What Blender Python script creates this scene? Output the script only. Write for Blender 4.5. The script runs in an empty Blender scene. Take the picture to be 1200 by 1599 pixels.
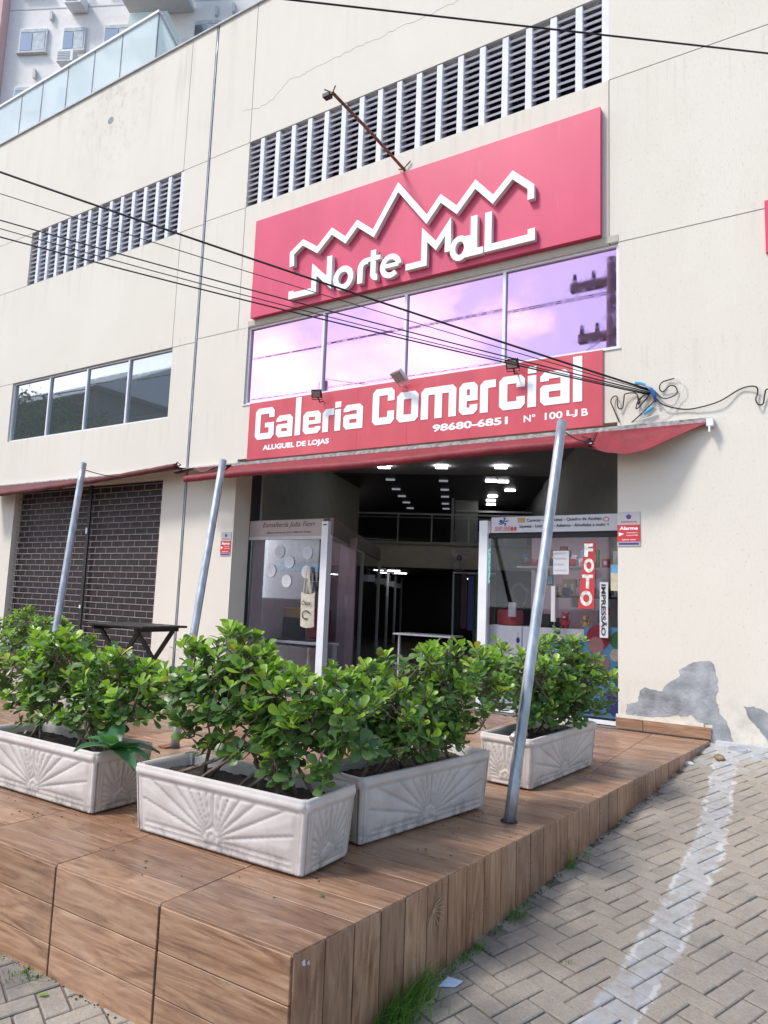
import bpy, bmesh, math, random
from mathutils import Vector, Matrix, noise
from mathutils.geometry import tessellate_polygon
random.seed(7)
SC = bpy.context.scene
COL = SC.collection
R = math.radians

# ------------------------------------------------------------------ camera
cam_data = bpy.data.cameras.new('camera')
cam = bpy.data.objects.new('camera', cam_data); COL.objects.link(cam); SC.camera = cam
RM = Matrix(((0.8444780562092368, 0.0336169977203564, 0.5345341055960217),
             (0.5343151659667742, -0.12170192585421898, -0.8364782989780863),
             (0.03693394101592435, 0.9919972473286626, -0.12073667749854838)))
cam.matrix_world = Matrix.Translation((1.777, -6.855, 1.0875)) @ RM.to_4x4()
cam_data.sensor_fit = 'HORIZONTAL'; cam_data.sensor_width = 36.0
cam_data.lens = 36.0 * 1121 / 1200
cam_data.clip_start = 0.05; cam_data.clip_end = 900

# ------------------------------------------------------------------ sky and sun
SUN_EL, SUN_AZ = R(52), R(215)        # azimuth: direction the light comes from, clockwise from +Y
world = bpy.data.worlds.new('World'); SC.world = world; world.use_nodes = True
wn, wl = world.node_tree.nodes, world.node_tree.links
bg = wn['Background']; bg.inputs[1].default_value = 0.12
sky = wn.new('ShaderNodeTexSky'); sky.sky_type = 'NISHITA'; sky.sun_disc = False
sky.sun_elevation = SUN_EL; sky.sun_rotation = SUN_AZ
geo = wn.new('ShaderNodeTexCoord')
mp = wn.new('ShaderNodeMapping'); mp.inputs['Scale'].default_value = (1.0, 1.0, 1.9)
mp.inputs['Location'].default_value = (3.3, 1.1, 0.4)
nz = wn.new('ShaderNodeTexNoise'); nz.inputs['Scale'].default_value = 2.1; nz.inputs['Detail'].default_value = 9
nz.inputs['Roughness'].default_value = 0.55
rp = wn.new('ShaderNodeValToRGB'); rp.color_ramp.elements[0].position = 0.47; rp.color_ramp.elements[1].position = 0.56
mx = wn.new('ShaderNodeMix'); mx.data_type = 'RGBA'
mx.inputs[7].default_value = (10.5, 10.6, 10.9, 1)
wl.new(geo.outputs['Generated'], mp.inputs[0]); wl.new(mp.outputs[0], nz.inputs['Vector'])
dt_ = wn.new('ShaderNodeVectorMath'); dt_.operation = 'DOT_PRODUCT'; dt_.inputs[1].default_value = (-0.85, -0.35, -0.62)
wl.new(geo.outputs['Generated'], dt_.inputs[0])
ad_ = wn.new('ShaderNodeMath'); ad_.operation = 'ADD'; wl.new(nz.outputs['Fac'], ad_.inputs[0]); wl.new(dt_.outputs['Value'], ad_.inputs[1])
ab_ = wn.new('ShaderNodeMath'); ab_.operation = 'SUBTRACT'; wl.new(ad_.outputs[0], ab_.inputs[0]); ab_.inputs[1].default_value = 0.435
wl.new(ab_.outputs[0], rp.inputs[0])
nz2 = wn.new('ShaderNodeTexNoise'); nz2.inputs['Scale'].default_value = 4.0; nz2.inputs['Detail'].default_value = 6
cr = wn.new('ShaderNodeValToRGB'); cr.color_ramp.elements[0].position = 0.35; cr.color_ramp.elements[1].position = 0.65
cr.color_ramp.elements[0].color = (7.5, 7.8, 8.6, 1); cr.color_ramp.elements[1].color = (13, 13, 13.2, 1)
wl.new(mp.outputs[0], nz2.inputs['Vector']); wl.new(nz2.outputs['Fac'], cr.inputs[0]); wl.new(cr.outputs[0], mx.inputs[7]); wl.new(rp.outputs[0], mx.inputs[0])
wl.new(sky.outputs[0], mx.inputs[6]); wl.new(mx.outputs[2], bg.inputs[0])
sd = bpy.data.lights.new('sun', 'SUN'); sd.energy = 1.6; sd.angle = R(11); sd.color = (1, 0.96, 0.9)
sun = bpy.data.objects.new('sun', sd); COL.objects.link(sun)
sv = Vector((math.sin(SUN_AZ) * math.cos(SUN_EL), math.cos(SUN_AZ) * math.cos(SUN_EL), math.sin(SUN_EL)))
sun.rotation_euler = sv.to_track_quat('Z', 'Y').to_euler()
SC.view_settings.view_transform = 'Standard'; SC.view_settings.look = 'None'
SC.view_settings.exposure = 1.08; SC.view_settings.gamma = 1.0
SC.view_settings.use_curve_mapping = False

# ------------------------------------------------------------------ materials
class NT:
    def __init__(s, name):
        s.m = bpy.data.materials.new(name); s.m.use_nodes = True
        s.n = s.m.node_tree.nodes; s.l = s.m.node_tree.links; s.b = s.n['Principled BSDF']
        s.out = s.n['Material Output']
    def new(s, t, **k):
        x = s.n.new('ShaderNode' + t)
        for a, v in k.items(): setattr(x, a, v)
        return x
    def link(s, a, b): s.l.new(a, b)
    def coord(s, kind='world', scale=(1, 1, 1), rnd=False):
        if kind == 'world': v = s.new('NewGeometry').outputs['Position']
        else: v = s.new('TexCoord').outputs['Object']
        if rnd:
            oi = s.new('ObjectInfo'); g = s.new('NewGeometry')
            ad = s.new('Math', operation='ADD'); s.link(oi.outputs['Random'], ad.inputs[0]); s.link(g.outputs['Random Per Island'], ad.inputs[1])
            mu = s.new('Math', operation='MULTIPLY'); s.link(ad.outputs[0], mu.inputs[0]); mu.inputs[1].default_value = 37.0
            cb = s.new('CombineXYZ')
            for i in range(3): s.link(mu.outputs[0], cb.inputs[i])
            va = s.new('VectorMath', operation='ADD'); s.link(v, va.inputs[0]); s.link(cb.outputs[0], va.inputs[1]); v = va.outputs[0]
            s.rnd = ad.outputs[0]
        m = s.new('Mapping'); m.inputs['Scale'].default_value = scale; s.link(v, m.inputs[0]); return m.outputs[0]
    def noise(s, vec, scale=5, detail=4, rough=0.55, dist=0):
        x = s.new('TexNoise'); x.inputs['Scale'].default_value = scale; x.inputs['Detail'].default_value = detail
        x.inputs['Roughness'].default_value = rough; x.inputs['Distortion'].default_value = dist
        s.link(vec, x.inputs['Vector']); return x.outputs['Fac']
    def ramp(s, fac, stops):
        x = s.new('ValToRGB'); e = x.color_ramp.elements
        while len(e) < len(stops): e.new(0.5)
        for i, (p, c) in enumerate(stops): e[i].position = p; e[i].color = (*c, 1) if len(c) == 3 else c
        s.link(fac, x.inputs[0]); return x.outputs[0]
    def mixc(s, f, a, b, mode='MIX'):
        x = s.new('Mix', data_type='RGBA', blend_type=mode)
        for i, v in ((0, f), (6, a), (7, b)):
            if hasattr(v, 'is_linked'): s.link(v, x.inputs[i])
            elif i == 0: x.inputs[0].default_value = v
            else: x.inputs[i].default_value = (*v, 1)
        return x.outputs[2]
    def bump(s, h, strength=0.3, dist=0.01):
        x = s.new('Bump'); x.inputs['Strength'].default_value = strength; x.inputs['Distance'].default_value = dist
        s.link(h, x.inputs['Height']); s.link(x.outputs[0], s.b.inputs['Normal'])
    def math(s, op, a, b=None, clamp=False):
        x = s.new('Math', operation=op, use_clamp=clamp)
        for i, v in ((0, a), (1, b)):
            if v is None: continue
            if hasattr(v, 'is_linked'): s.link(v, x.inputs[i])
            else: x.inputs[i].default_value = v
        return x.outputs[0]

M = {}
def simple(name, col, rough=0.6, metal=0.0, var=0.12, scale=6, bump=0.0, kind='object', emit=None, spec=0.5):
    t = NT(name); t.b.inputs['Roughness'].default_value = rough; t.b.inputs['Metallic'].default_value = metal
    t.b.inputs['Specular IOR Level'].default_value = spec
    v = t.coord(kind); n = t.noise(v, scale, 5)
    lo = tuple(c * (1 - var) for c in col); hi = tuple(min(1, c * (1 + var)) for c in col)
    t.link(t.ramp(n, [(0.3, lo), (0.7, hi)]), t.b.inputs['Base Color'])
    if bump: t.bump(t.noise(v, scale * 8, 5), bump, 0.01)
    if emit: t.b.inputs['Emission Color'].default_value = (*emit[0], 1); t.b.inputs['Emission Strength'].default_value = emit[1]
    M[name] = t.m; return t.m

def stucco():
    t = NT('combed_stucco'); v = t.coord('world')
    big = t.noise(t.coord('world', (0.5, 0.5, 0.35)), 1.3, 6, 0.6)
    streak = t.noise(t.coord('world', (2.2, 2.2, 0.12)), 2.0, 6, 0.65)
    c = t.ramp(big, [(0.25, (0.65, 0.60, 0.515)), (0.75, (0.71, 0.66, 0.58))])
    # dirt streaks below the parapet
    sx = t.new('SeparateXYZ'); t.link(t.new('NewGeometry').outputs['Position'], sx.inputs[0])
    up = t.new('MapRange'); up.inputs[1].default_value = 7.6; up.inputs[2].default_value = 9.6; t.link(sx.outputs[2], up.inputs[0])
    mask = t.ramp(streak, [(0.50, (0, 0, 0)), (0.72, (1, 1, 1))])
    loc = t.ramp(t.noise(t.coord('world', (.45, .45, .3)), 1.2, 3, 0.5), [(0.42, (0.12, 0.12, 0.12)), (0.62, (1, 1, 1))])
    blot = t.ramp(t.noise(t.coord('world', (1, 1, .8)), 5.5, 7, 0.75), [(0.50, (0, 0, 0)), (0.62, (1, 1, 1))])
    nearx = t.new('MapRange'); nearx.inputs[1].default_value = 1.3; nearx.inputs[2].default_value = 0.1; t.link(t.math('ABSOLUTE', t.math('ADD', sx.outputs[0], 8.3)), nearx.inputs[0])
    dm = t.math('MAXIMUM', t.math('MULTIPLY', t.math('MULTIPLY', t.math('MULTIPLY', mask, up.outputs[0]), loc), 0.6), t.math('MULTIPLY', t.math('MULTIPLY', t.math('MULTIPLY', nearx.outputs[0], blot), up.outputs[0]), 0.5))
    c = t.mixc(dm, c, (0.30, 0.28, 0.26))
    for zt, ln, am in ((6.43, .9, .28), (3.58, .6, .25), (4.76, .5, .2)):
        b1_ = t.new('MapRange'); b1_.inputs[1].default_value = zt - ln; b1_.inputs[2].default_value = zt; t.link(sx.outputs[2], b1_.inputs[0])
        b2_ = t.math('LESS_THAN', sx.outputs[2], zt)
        s2_ = t.ramp(t.noise(t.coord('world', (5, 5, .22)), 2.3, 5, 0.65), [(0.52, (0, 0, 0)), (0.70, (1, 1, 1))])
        c = t.mixc(t.math('MULTIPLY', t.math('MULTIPLY', t.math('MULTIPLY', b1_.outputs[0], b2_), s2_), am), c, (0.36, 0.335, 0.30))
    lowd = t.new('MapRange'); lowd.inputs[1].default_value = 0.5; lowd.inputs[2].default_value = -0.05; t.link(sx.outputs[2], lowd.inputs[0])
    dn = t.ramp(t.noise(v, 6, 6, 0.7), [(0.42, (0, 0, 0)), (0.62, (1, 1, 1))])
    c = t.mixc(t.math('MULTIPLY', t.math('MULTIPLY', dn, lowd.outputs[0]), 0.6), c, (0.32, 0.29, 0.25))
    fine = t.noise(t.coord('world', (1, 1, 0.09)), 95, 4, 0.7)
    pits = t.noise(v, 36, 5, 0.7)
    pr = t.ramp(pits, [(0.28, (0, 0, 0)), (0.40, (1, 1, 1))])
    h = t.math('ADD', t.math('MULTIPLY', fine, 0.6), t.math('MULTIPLY', pr, 0.5))
    sp = t.ramp(pits, [(0.24, (0.78, 0.78, 0.78)), (0.34, (1, 1, 1))])
    c = t.mixc(1.0, c, sp, 'MULTIPLY')
    t.link(c, t.b.inputs['Base Color']); t.b.inputs['Roughness'].default_value = 0.9
    t.bump(h, 0.7, 0.008); M['stucco'] = t.m
stucco()

def wood_tile(name, c0, c1, c2, rough=0.27):
    t = NT(name)
    v = t.coord('object', (1.0, 9, 9), rnd=True)
    a = t.noise(v, 2.6, 6, 0.6, 1.6)
    b = t.noise(t.coord('object', (1.2, 34, 34), rnd=True), 3.2, 5, 0.65, 0.5)
    k = t.noise(t.coord('object', (1, 3, 3), rnd=True), 2.2, 5, 0.6, 1.0)
    c = t.ramp(a, [(0.30, c0), (0.50, c1), (0.72, c2)])
    dk = t.ramp(b, [(0.30, (0.70, 0.65, 0.62)), (0.55, (1, 1, 1))])
    c = t.mixc(0.6, c, dk, 'MULTIPLY')
    kk = t.ramp(k, [(0.30, (0.42, 0.32, 0.26)), (0.46, (1, 1, 1))])
    c = t.mixc(0.7, c, kk, 'MULTIPLY')
    # per piece tone
    tone = t.ramp(t.math('FRACT', t.math('MULTIPLY', t.rnd, 7.31)), [(0, (0.72, 0.68, 0.66)), (1, (1.22, 1.20, 1.17))])
    c = t.mixc(1.0, c, tone, 'MULTIPLY')
    dust = t.ramp(t.noise(t.coord('world'), 1.7, 6, 0.65), [(0.40, (0, 0, 0)), (0.75, (1, 1, 1))])
    c = t.mixc(t.math('MULTIPLY', dust, 0.22), c, (0.36, 0.30, 0.26))
    t.link(c, t.b.inputs['Base Color'])
    rr = t.ramp(t.noise(t.coord('world'), 5, 5), [(0.3, (rough - .06,) * 3), (0.7, (rough + .2,) * 3)])
    t.link(rr, t.b.inputs['Roughness']); t.bump(b, 0.12, 0.002); M[name] = t.m
wood_tile('wood_tile', (0.165, 0.080, 0.044), (0.32, 0.180, 0.105), (0.44, 0.285, 0.185))

def paver_mat():
    t = NT('paver_concrete'); pos = t.new('NewGeometry').outputs['Position']
    v = t.coord('world', rnd=True)
    n1 = t.noise(v, 9, 6, 0.6); n2 = t.noise(t.coord('world'), 1.1, 5, 0.6); n3 = t.noise(t.coord('world'), 90, 3, 0.7)
    c = t.ramp(n1, [(0.25, (0.235, 0.207, 0.172)), (0.75, (0.36, 0.318, 0.266))])
    c = t.mixc(t.ramp(n2, [(0.4, (0, 0, 0)), (0.65, (0.65, 0.65, 0.65))]), c, (0.385, 0.322, 0.25))
    sp = t.ramp(n3, [(0.3, (0.75, 0.75, 0.75)), (0.6, (1.08, 1.08, 1.08))]); c = t.mixc(0.8, c, sp, 'MULTIPLY')
    sx = t.new('SeparateXYZ'); t.link(pos, sx.inputs[0])
    # dark damp zone near the deck side and cement smear near the wall
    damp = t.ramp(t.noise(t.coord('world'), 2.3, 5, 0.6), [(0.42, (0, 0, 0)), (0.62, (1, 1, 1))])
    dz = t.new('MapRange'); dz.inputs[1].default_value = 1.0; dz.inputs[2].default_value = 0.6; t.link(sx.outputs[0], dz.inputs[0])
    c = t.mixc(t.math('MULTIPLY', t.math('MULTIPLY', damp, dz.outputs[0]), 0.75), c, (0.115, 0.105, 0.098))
    # curved cement strip
    mr = t.new('MapRange'); mr.inputs[1].default_value = -5.2; mr.inputs[2].default_value = 0.0; t.link(sx.outputs[1], mr.inputs[0])
    fc = t.new('FloatCurve'); cv = fc.mapping.curves[0]
    pts = [(-5.2, .86), (-4.6, .97), (-4.15, 1.03), (-3.9, 1.065), (-3.55, 1.087), (-3.24, 1.10), (-2.83, 1.11), (-2.28, 1.10), (-1.63, 1.06), (-.8, .995), (0, .93)]
    cv.points[0].location = ((pts[0][0] + 5.2) / 5.2, pts[0][1] - .5); cv.points[1].location = (1, pts[-1][1] - .5)
    for y, x in pts[1:-1]: cv.points.new((y + 5.2) / 5.2, x - .5)
    fc.mapping.update(); t.link(mr.outputs[0], fc.inputs['Value'])
    xc = t.math('ADD', fc.outputs[0], 0.5)
    dx = t.math('SUBTRACT', sx.outputs[0], xc)
    wob = t.math('MULTIPLY', t.math('SUBTRACT', t.noise(t.coord('world'), 6.5, 7, 0.72), 0.5), 0.14)
    ad = t.math('ABSOLUTE', t.math('ADD', dx, wob))
    m1 = t.new('MapRange'); m1.inputs[1].default_value = 0.080; m1.inputs[2].default_value = 0.066; t.link(ad, m1.inputs[0])
    tri = t.ramp(t.noise(t.coord('world'), 14, 6, 0.7), [(0.25, (0.33, 0.33, 0.325)), (0.7, (0.46, 0.46, 0.46))])
    worn = t.ramp(t.noise(t.coord('world'), 17, 6, 0.75), [(0.36, (0.25, 0.25, 0.25)), (0.56, (0.9, 0.9, 0.9))])
    c = t.mixc(t.math('MULTIPLY', m1.outputs[0], worn), c, tri)
    edge = t.new('MapRange'); edge.inputs[1].default_value = 0.016; edge.inputs[2].default_value = 0.006
    t.link(t.math('ABSOLUTE', t.math('SUBTRACT', ad, 0.074)), edge.inputs[0])
    en = t.ramp(t.noise(t.coord('world'), 8, 4), [(0.46, (0, 0, 0)), (0.56, (1, 1, 1))])
    c = t.mixc(t.math('MULTIPLY', t.math('MULTIPLY', edge.outputs[0], en), 0.7), c, (0.58, 0.57, 0.55))
    wz = t.new('MapRange'); wz.inputs[1].default_value = -0.95; wz.inputs[2].default_value = -0.35; t.link(sx.outputs[1], wz.inputs[0])
    wm = t.ramp(t.noise(t.coord('world'), 5, 6, 0.65), [(0.40, (0, 0, 0)), (0.56, (1, 1, 1))])
    c = t.mixc(t.math('MULTIPLY', t.math('MULTIPLY', wz.outputs[0], wm), 0.8), c, (0.40, 0.41, 0.42))
    t.link(c, t.b.inputs['Base Color']); t.b.inputs['Roughness'].default_value = 0.88
    t.bump(t.math('ADD', n3, t.math('MULTIPLY', n1, 0.6)), 0.5, 0.004); M['paver'] = t.m
paver_mat()

def leaf_mat(name, c0, c1):
    t = NT(name); oi = t.new('ObjectInfo'); g = t.new('NewGeometry')
    r = t.math('FRACT', t.math('MULTIPLY', t.math('ADD', oi.outputs['Random'], g.outputs['Random Per Island']), 5.77))
    c = t.ramp(r, [(0.0, c0), (0.85, c1), (0.965, c1), (0.985, (c1[0] * 1.9, c1[1] * 1.1, c1[2])), (1.0, (.17, .10, .04))])
    back = t.mixc(g.outputs['Backfacing'], c, t.mixc(0.45, c, (0.17, 0.24, 0.10)))
    t.link(back, t.b.inputs['Base Color']); t.b.inputs['Roughness'].default_value = 0.34
    tr = t.new('BsdfTranslucent'); t.link(t.mixc(1.0, c, (1.3, 1.6, 0.5), 'MULTIPLY'), tr.inputs[0])
    ms = t.new('MixShader'); ms.inputs[0].default_value = 0.30
    t.link(t.b.outputs[0], ms.inputs[1]); t.link(tr.outputs[0], ms.inputs[2]); t.link(ms.outputs[0], t.out.inputs[0])
    M[name] = t.m
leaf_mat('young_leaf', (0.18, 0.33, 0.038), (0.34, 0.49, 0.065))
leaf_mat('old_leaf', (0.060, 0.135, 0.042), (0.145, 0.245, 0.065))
leaf_mat('agave_leaf', (0.07, 0.20, 0.11), (0.11, 0.27, 0.13))
leaf_mat('grass_blade', (0.08, 0.20, 0.03), (0.16, 0.30, 0.06))
leaf_mat('tree_leaf', (0.02, 0.05, 0.015), (0.05, 0.10, 0.03))

def planter_mat():
    t = NT('cast_stone'); v = t.coord('object')
    n = t.noise(v, 5, 6, 0.6); f = t.noise(v, 60, 4, 0.7)
    c = t.ramp(n, [(0.3, (0.50, 0.445, 0.41)), (0.7, (0.64, 0.585, 0.55))])
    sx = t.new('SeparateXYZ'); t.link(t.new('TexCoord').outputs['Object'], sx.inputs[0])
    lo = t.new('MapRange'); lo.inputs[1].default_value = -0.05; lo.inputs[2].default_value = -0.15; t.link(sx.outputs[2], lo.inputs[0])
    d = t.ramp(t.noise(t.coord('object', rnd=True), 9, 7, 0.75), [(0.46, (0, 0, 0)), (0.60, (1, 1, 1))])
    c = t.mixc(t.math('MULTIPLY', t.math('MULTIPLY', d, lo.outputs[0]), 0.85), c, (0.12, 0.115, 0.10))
    st = t.ramp(t.noise(t.coord('object', (1, 1, 0.35), rnd=True), 16, 5, 0.7), [(0.56, (0, 0, 0)), (0.75, (0.35, 0.35, 0.35))])
    c = t.mixc(st, c, (0.33, 0.29, 0.26))
    # grime in the carved grooves
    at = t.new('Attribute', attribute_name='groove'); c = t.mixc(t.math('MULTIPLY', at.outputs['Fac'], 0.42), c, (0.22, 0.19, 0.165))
    t.link(c, t.b.inputs['Base Color']); t.b.inputs['Roughness'].default_value = 0.75; t.bump(f, 0.25, 0.003); M['planter'] = t.m
planter_mat()

def fabric_red():
    t = NT('red_canvas'); v = t.coord('world')
    c = t.ramp(t.noise(v, 4, 6, 0.65), [(0.3, (0.24, 0.026, 0.036)), (0.7, (0.37, 0.042, 0.060))])
    d = t.ramp(t.noise(t.coord('world', (1, 1, 3)), 9, 6, 0.7), [(0.50, (0, 0, 0)), (0.75, (0.6, 0.6, 0.6))])
    c = t.mixc(d, c, (0.15, 0.07, 0.07)); t.link(c, t.b.inputs['Base Color'])
    t.b.inputs['Roughness'].default_value = 0.6; t.bump(t.noise(v, 22, 5), 0.4, 0.02)
    tr = t.new('BsdfTranslucent'); t.link(c, tr.inputs[0]); ms = t.new('MixShader'); ms.inputs[0].default_value = 0.25
    t.link(t.b.outputs[0], ms.inputs[1]); t.link(tr.outputs[0], ms.inputs[2]); t.link(ms.outputs[0], t.out.inputs[0]); M['canvas'] = t.m
fabric_red()
_c = M['canvas'].copy(); _c.name = 'shaded_red_canvas'  # darker copy of the red canvas, left awning's shade put into its colour
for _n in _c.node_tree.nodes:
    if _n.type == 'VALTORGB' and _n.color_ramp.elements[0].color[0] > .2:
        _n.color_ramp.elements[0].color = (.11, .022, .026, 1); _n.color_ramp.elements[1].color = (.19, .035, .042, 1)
M['canvas_shaded'] = _c
def galv():
    t = NT('galvanised_steel'); v = t.coord('object', (1, 1, 0.25))
    c = t.ramp(t.noise(v, 26, 6, 0.6), [(0.3, (0.24, 0.26, 0.29)), (0.7, (0.46, 0.48, 0.52))])
    rs = t.ramp(t.noise(t.coord('object'), 7, 6, 0.7), [(0.63, (0, 0, 0)), (0.78, (0.55, 0.55, 0.55))])
    c = t.mixc(rs, c, (0.17, 0.115, 0.085))
    t.link(c, t.b.inputs['Base Color']); t.b.inputs['Metallic'].default_value = 0.65; t.b.inputs['Roughness'].default_value = 0.42; t.bump(t.noise(v, 60, 4), 0.15, 0.002); M['galv'] = t.m
galv()
def mirror_glass(name, col, metal, rough=0.03, wob=0.15):
    t = NT(name); v = t.coord('object', rnd=True)
    t.link(t.ramp(t.noise(t.coord('world', (1, 1, 0.3)), 3, 5), [(0.2, tuple(c * .93 for c in col)), (0.8, col)]), t.b.inputs['Base Color'])
    t.b.inputs['Metallic'].default_value = metal
    t.link(t.ramp(t.noise(t.coord('world'), 14, 5), [(0.45, (rough,) * 3), (0.8, (rough + .07,) * 3)]), t.b.inputs['Roughness'])
    t.bump(t.noise(v, 1.1, 2), wob, 0.02); M[name] = t.m
mirror_glass('purple_glass', (0.68, 0.41, 0.63), 0.95, 0.02, 0.0)
mirror_glass('grey_glass', (0.36, 0.40, 0.43), 0.85, 0.012, 0.0)
def clear_glass(name, tint, amt, rough=0.02):
    t = NT(name); tb = t.new('BsdfTransparent'); tb.inputs[0].default_value = (*tint, 1)
    g = t.new('BsdfGlossy'); g.inputs['Roughness'].default_value = rough; g.inputs[0].default_value = (0.9, 0.95, 1, 1)
    fr = t.new('Fresnel'); fr.inputs[0].default_value = 1.5
    f = t.math('MULTIPLY', fr.outputs[0], amt, True); ms = t.new('MixShader'); t.link(f, ms.inputs[0])
    t.link(tb.outputs[0], ms.inputs[1]); t.link(g.outputs[0], ms.inputs[2]); t.link(ms.outputs[0], t.out.inputs[0]); M[name] = t.m
clear_glass('shop_glass', (0.86, 0.86, 0.88), 0.45)
def frosted():
    t = NT('rail_glass'); tb = t.new('BsdfTransparent'); tb.inputs[0].default_value = (0.9, 0.97, 0.97, 1)
    t.b.inputs['Base Color'].default_value = (0.86, 0.90, 0.90, 1); t.b.inputs['Roughness'].default_value = 0.12
    tr = t.new('BsdfTranslucent'); tr.inputs[0].default_value = (0.85, 0.92, 0.92, 1)
    a = t.new('MixShader'); a.inputs[0].default_value = 0.4; t.link(t.b.outputs[0], a.inputs[1]); t.link(tr.outputs[0], a.inputs[2])
    b = t.new('MixShader'); b.inputs[0].default_value = 0.55; t.link(tb.outputs[0], b.inputs[1]); t.link(a.outputs[0], b.inputs[2]); t.link(b.outputs[0], t.out.inputs[0]); M['rail_glass'] = t.m
frosted()

simple('white_paint', (0.72, 0.72, 0.74), 0.45, var=0.05)
simple('white_metal', (0.70, 0.71, 0.74), 0.35, var=0.06)
simple('louvre_white', (0.68, 0.68, 0.73), 0.7, var=0.1, scale=4, kind='world')
simple('sign_white', (0.86, 0.88, 0.87), 0.4, var=0.02)
simple('sign_side', (0.72, 0.75, 0.72), 0.4, var=0.03)
def red_sheet(name, a, b):
    t = NT(name); c = t.ramp(t.noise(t.coord('world', (1, 1, 0.4)), 1.5, 5), [(0.3, a), (0.7, b)])
    d = t.ramp(t.noise(t.coord('world', (2, 2, .3)), 5, 6, 0.7), [(0.58, (0, 0, 0)), (0.8, (0.3, 0.3, 0.3))])
    c = t.mixc(d, c, (0.55, 0.22, 0.24)); t.link(c, t.b.inputs['Base Color']); t.b.inputs['Roughness'].default_value = 0.42; M[name] = t.m
red_sheet('sign_red', (0.54, 0.035, 0.10), (0.64, 0.055, 0.135))
red_sheet('banner_red', (0.46, 0.04, 0.065), (0.62, 0.085, 0.11))
simple('dark_void', (0.012, 0.011, 0.014), 0.7)
simple('louvre_back', (0.05, 0.05, 0.065), 0.9)
simple('grout', (0.09, 0.075, 0.07), 0.9, var=0.2, scale=30)
simple('grout_dark', (0.035, 0.03, 0.028), 0.9, var=0.3, scale=30)
simple('joint_grey', (0.30, 0.29, 0.28), 0.9, kind='world')
simple('seal_grey', (0.27, 0.27, 0.29), 0.7, kind='world', var=0.25)
simple('cement', (0.30, 0.31, 0.325), 0.9, var=0.45, scale=5, bump=0.6, kind='world')
simple('bare_plaster', (0.66, 0.61, 0.52), 0.9, var=0.15, bump=0.4, kind='world')
simple('shutter_brown', (0.022, 0.017, 0.019), 0.5, var=0.3, kind='world')
simple('shutter_rail', (0.27, 0.21, 0.20), 0.5, var=0.3, scale=12, kind='world')
simple('rust', (0.22, 0.10, 0.055), 0.8, var=0.5, scale=30, bump=0.4)
simple('black_rubber', (0.012, 0.012, 0.013), 0.55)
simple('black_wood', (0.018, 0.015, 0.014), 0.45, var=0.3)
simple('blue_plastic', (0.02, 0.11, 0.34), 0.4)
simple('light_blue_plastic', (0.06, 0.35, 0.60), 0.4)
simple('aluminium', (0.55, 0.54, 0.53), 0.35, 0.7, var=0.35, scale=14)
simple('dirty_rail', (0.30, 0.28, 0.27), 0.55, 0.3, var=0.6, scale=18, kind='world')
simple('soil', (0.055, 0.042, 0.034), 0.95, var=0.6, scale=30, bump=1.0)
simple('stem_bark', (0.17, 0.125, 0.095), 0.85, var=0.4, scale=30, bump=0.5)
simple('ground_sand', (0.15, 0.13, 0.108), 0.95, var=0.4, scale=8, bump=0.6, kind='world')
simple('asphalt', (0.05, 0.05, 0.052), 0.9, var=0.2, scale=20, bump=0.4, kind='world')
simple('kerb_cement', (0.50, 0.50, 0.50), 0.9, var=0.15, scale=7, bump=0.4, kind='world')
simple('hall_wall', (0.33, 0.34, 0.31), 0.8, var=0.08, kind='world')
simple('hall_wall_warm', (0.34, 0.31, 0.25), 0.8, var=0.08, kind='world')
simple('fascia_beige', (0.46, 0.42, 0.34), 0.7, var=0.08, kind='world')
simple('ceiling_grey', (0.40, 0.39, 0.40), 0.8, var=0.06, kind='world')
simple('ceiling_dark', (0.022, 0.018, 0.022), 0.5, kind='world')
simple('hall_floor', (0.12, 0.10, 0.085), 0.35, kind='world')
simple('booth_pink', (0.46, 0.33, 0.36), 0.7, var=0.1)
simple('booth_header', (0.42, 0.33, 0.31), 0.6, var=0.06)
simple('booth_header_side', (0.22, 0.17, 0.17), 0.6, var=0.06)
simple('frame_white', (0.50, 0.47, 0.48), 0.4, var=0.05)
simple('frame_dim', (0.46, 0.44, 0.44), 0.4, var=0.1)
simple('print_white', (0.55, 0.55, 0.58), 0.6, var=0.04)
simple('print_black', (0.02, 0.02, 0.03), 0.6)
simple('print_brown', (0.07, 0.03, 0.03), 0.6)
simple('print_red', (0.52, 0.03, 0.04), 0.5, var=0.05)
simple('print_blue', (0.03, 0.04, 0.22), 0.5)
simple('print_grey', (0.42, 0.41, 0.42), 0.5, var=0.1)
simple('foil_silver', (0.62, 0.62, 0.56), 0.3, 0.6, var=0.45, scale=22)
simple('sign_grey', (0.42, 0.40, 0.40), 0.45, var=0.04)
simple('cotton', (0.50, 0.46, 0.36), 0.9, var=0.15, scale=20, bump=0.5)
simple('cyan_print', (0.10, 0.30, 0.48), 0.5, var=0.2)
simple('bag_orange', (0.45, 0.27, 0.10), 0.6)
simple('skin_pink', (0.40, 0.20, 0.18), 0.6)
simple('plush_red', (0.32, 0.035, 0.045), 0.9, bump=0.4)
simple('plush_green', (0.05, 0.16, 0.05), 0.9, bump=0.4)
simple('dark_cloth', (0.02, 0.02, 0.022), 0.9)
simple('stone_brown', (0.24, 0.17, 0.09), 0.85, var=0.4, scale=20, bump=0.5)
simple('dry_straw', (0.42, 0.34, 0.18), 0.8)
simple('paper_blue', (0.45, 0.53, 0.68), 0.6)
simple('apartment_wall', (0.84, 0.79, 0.75), 0.85, var=0.04, kind='world')
simple('apartment_pink', (0.74, 0.48, 0.47), 0.85, var=0.05, kind='world')
simple('apartment_slab', (0.62, 0.62, 0.61), 0.85, var=0.05, kind='world')
simple('curtain', (0.55, 0.58, 0.60), 0.8, var=0.25, scale=5)
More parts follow.
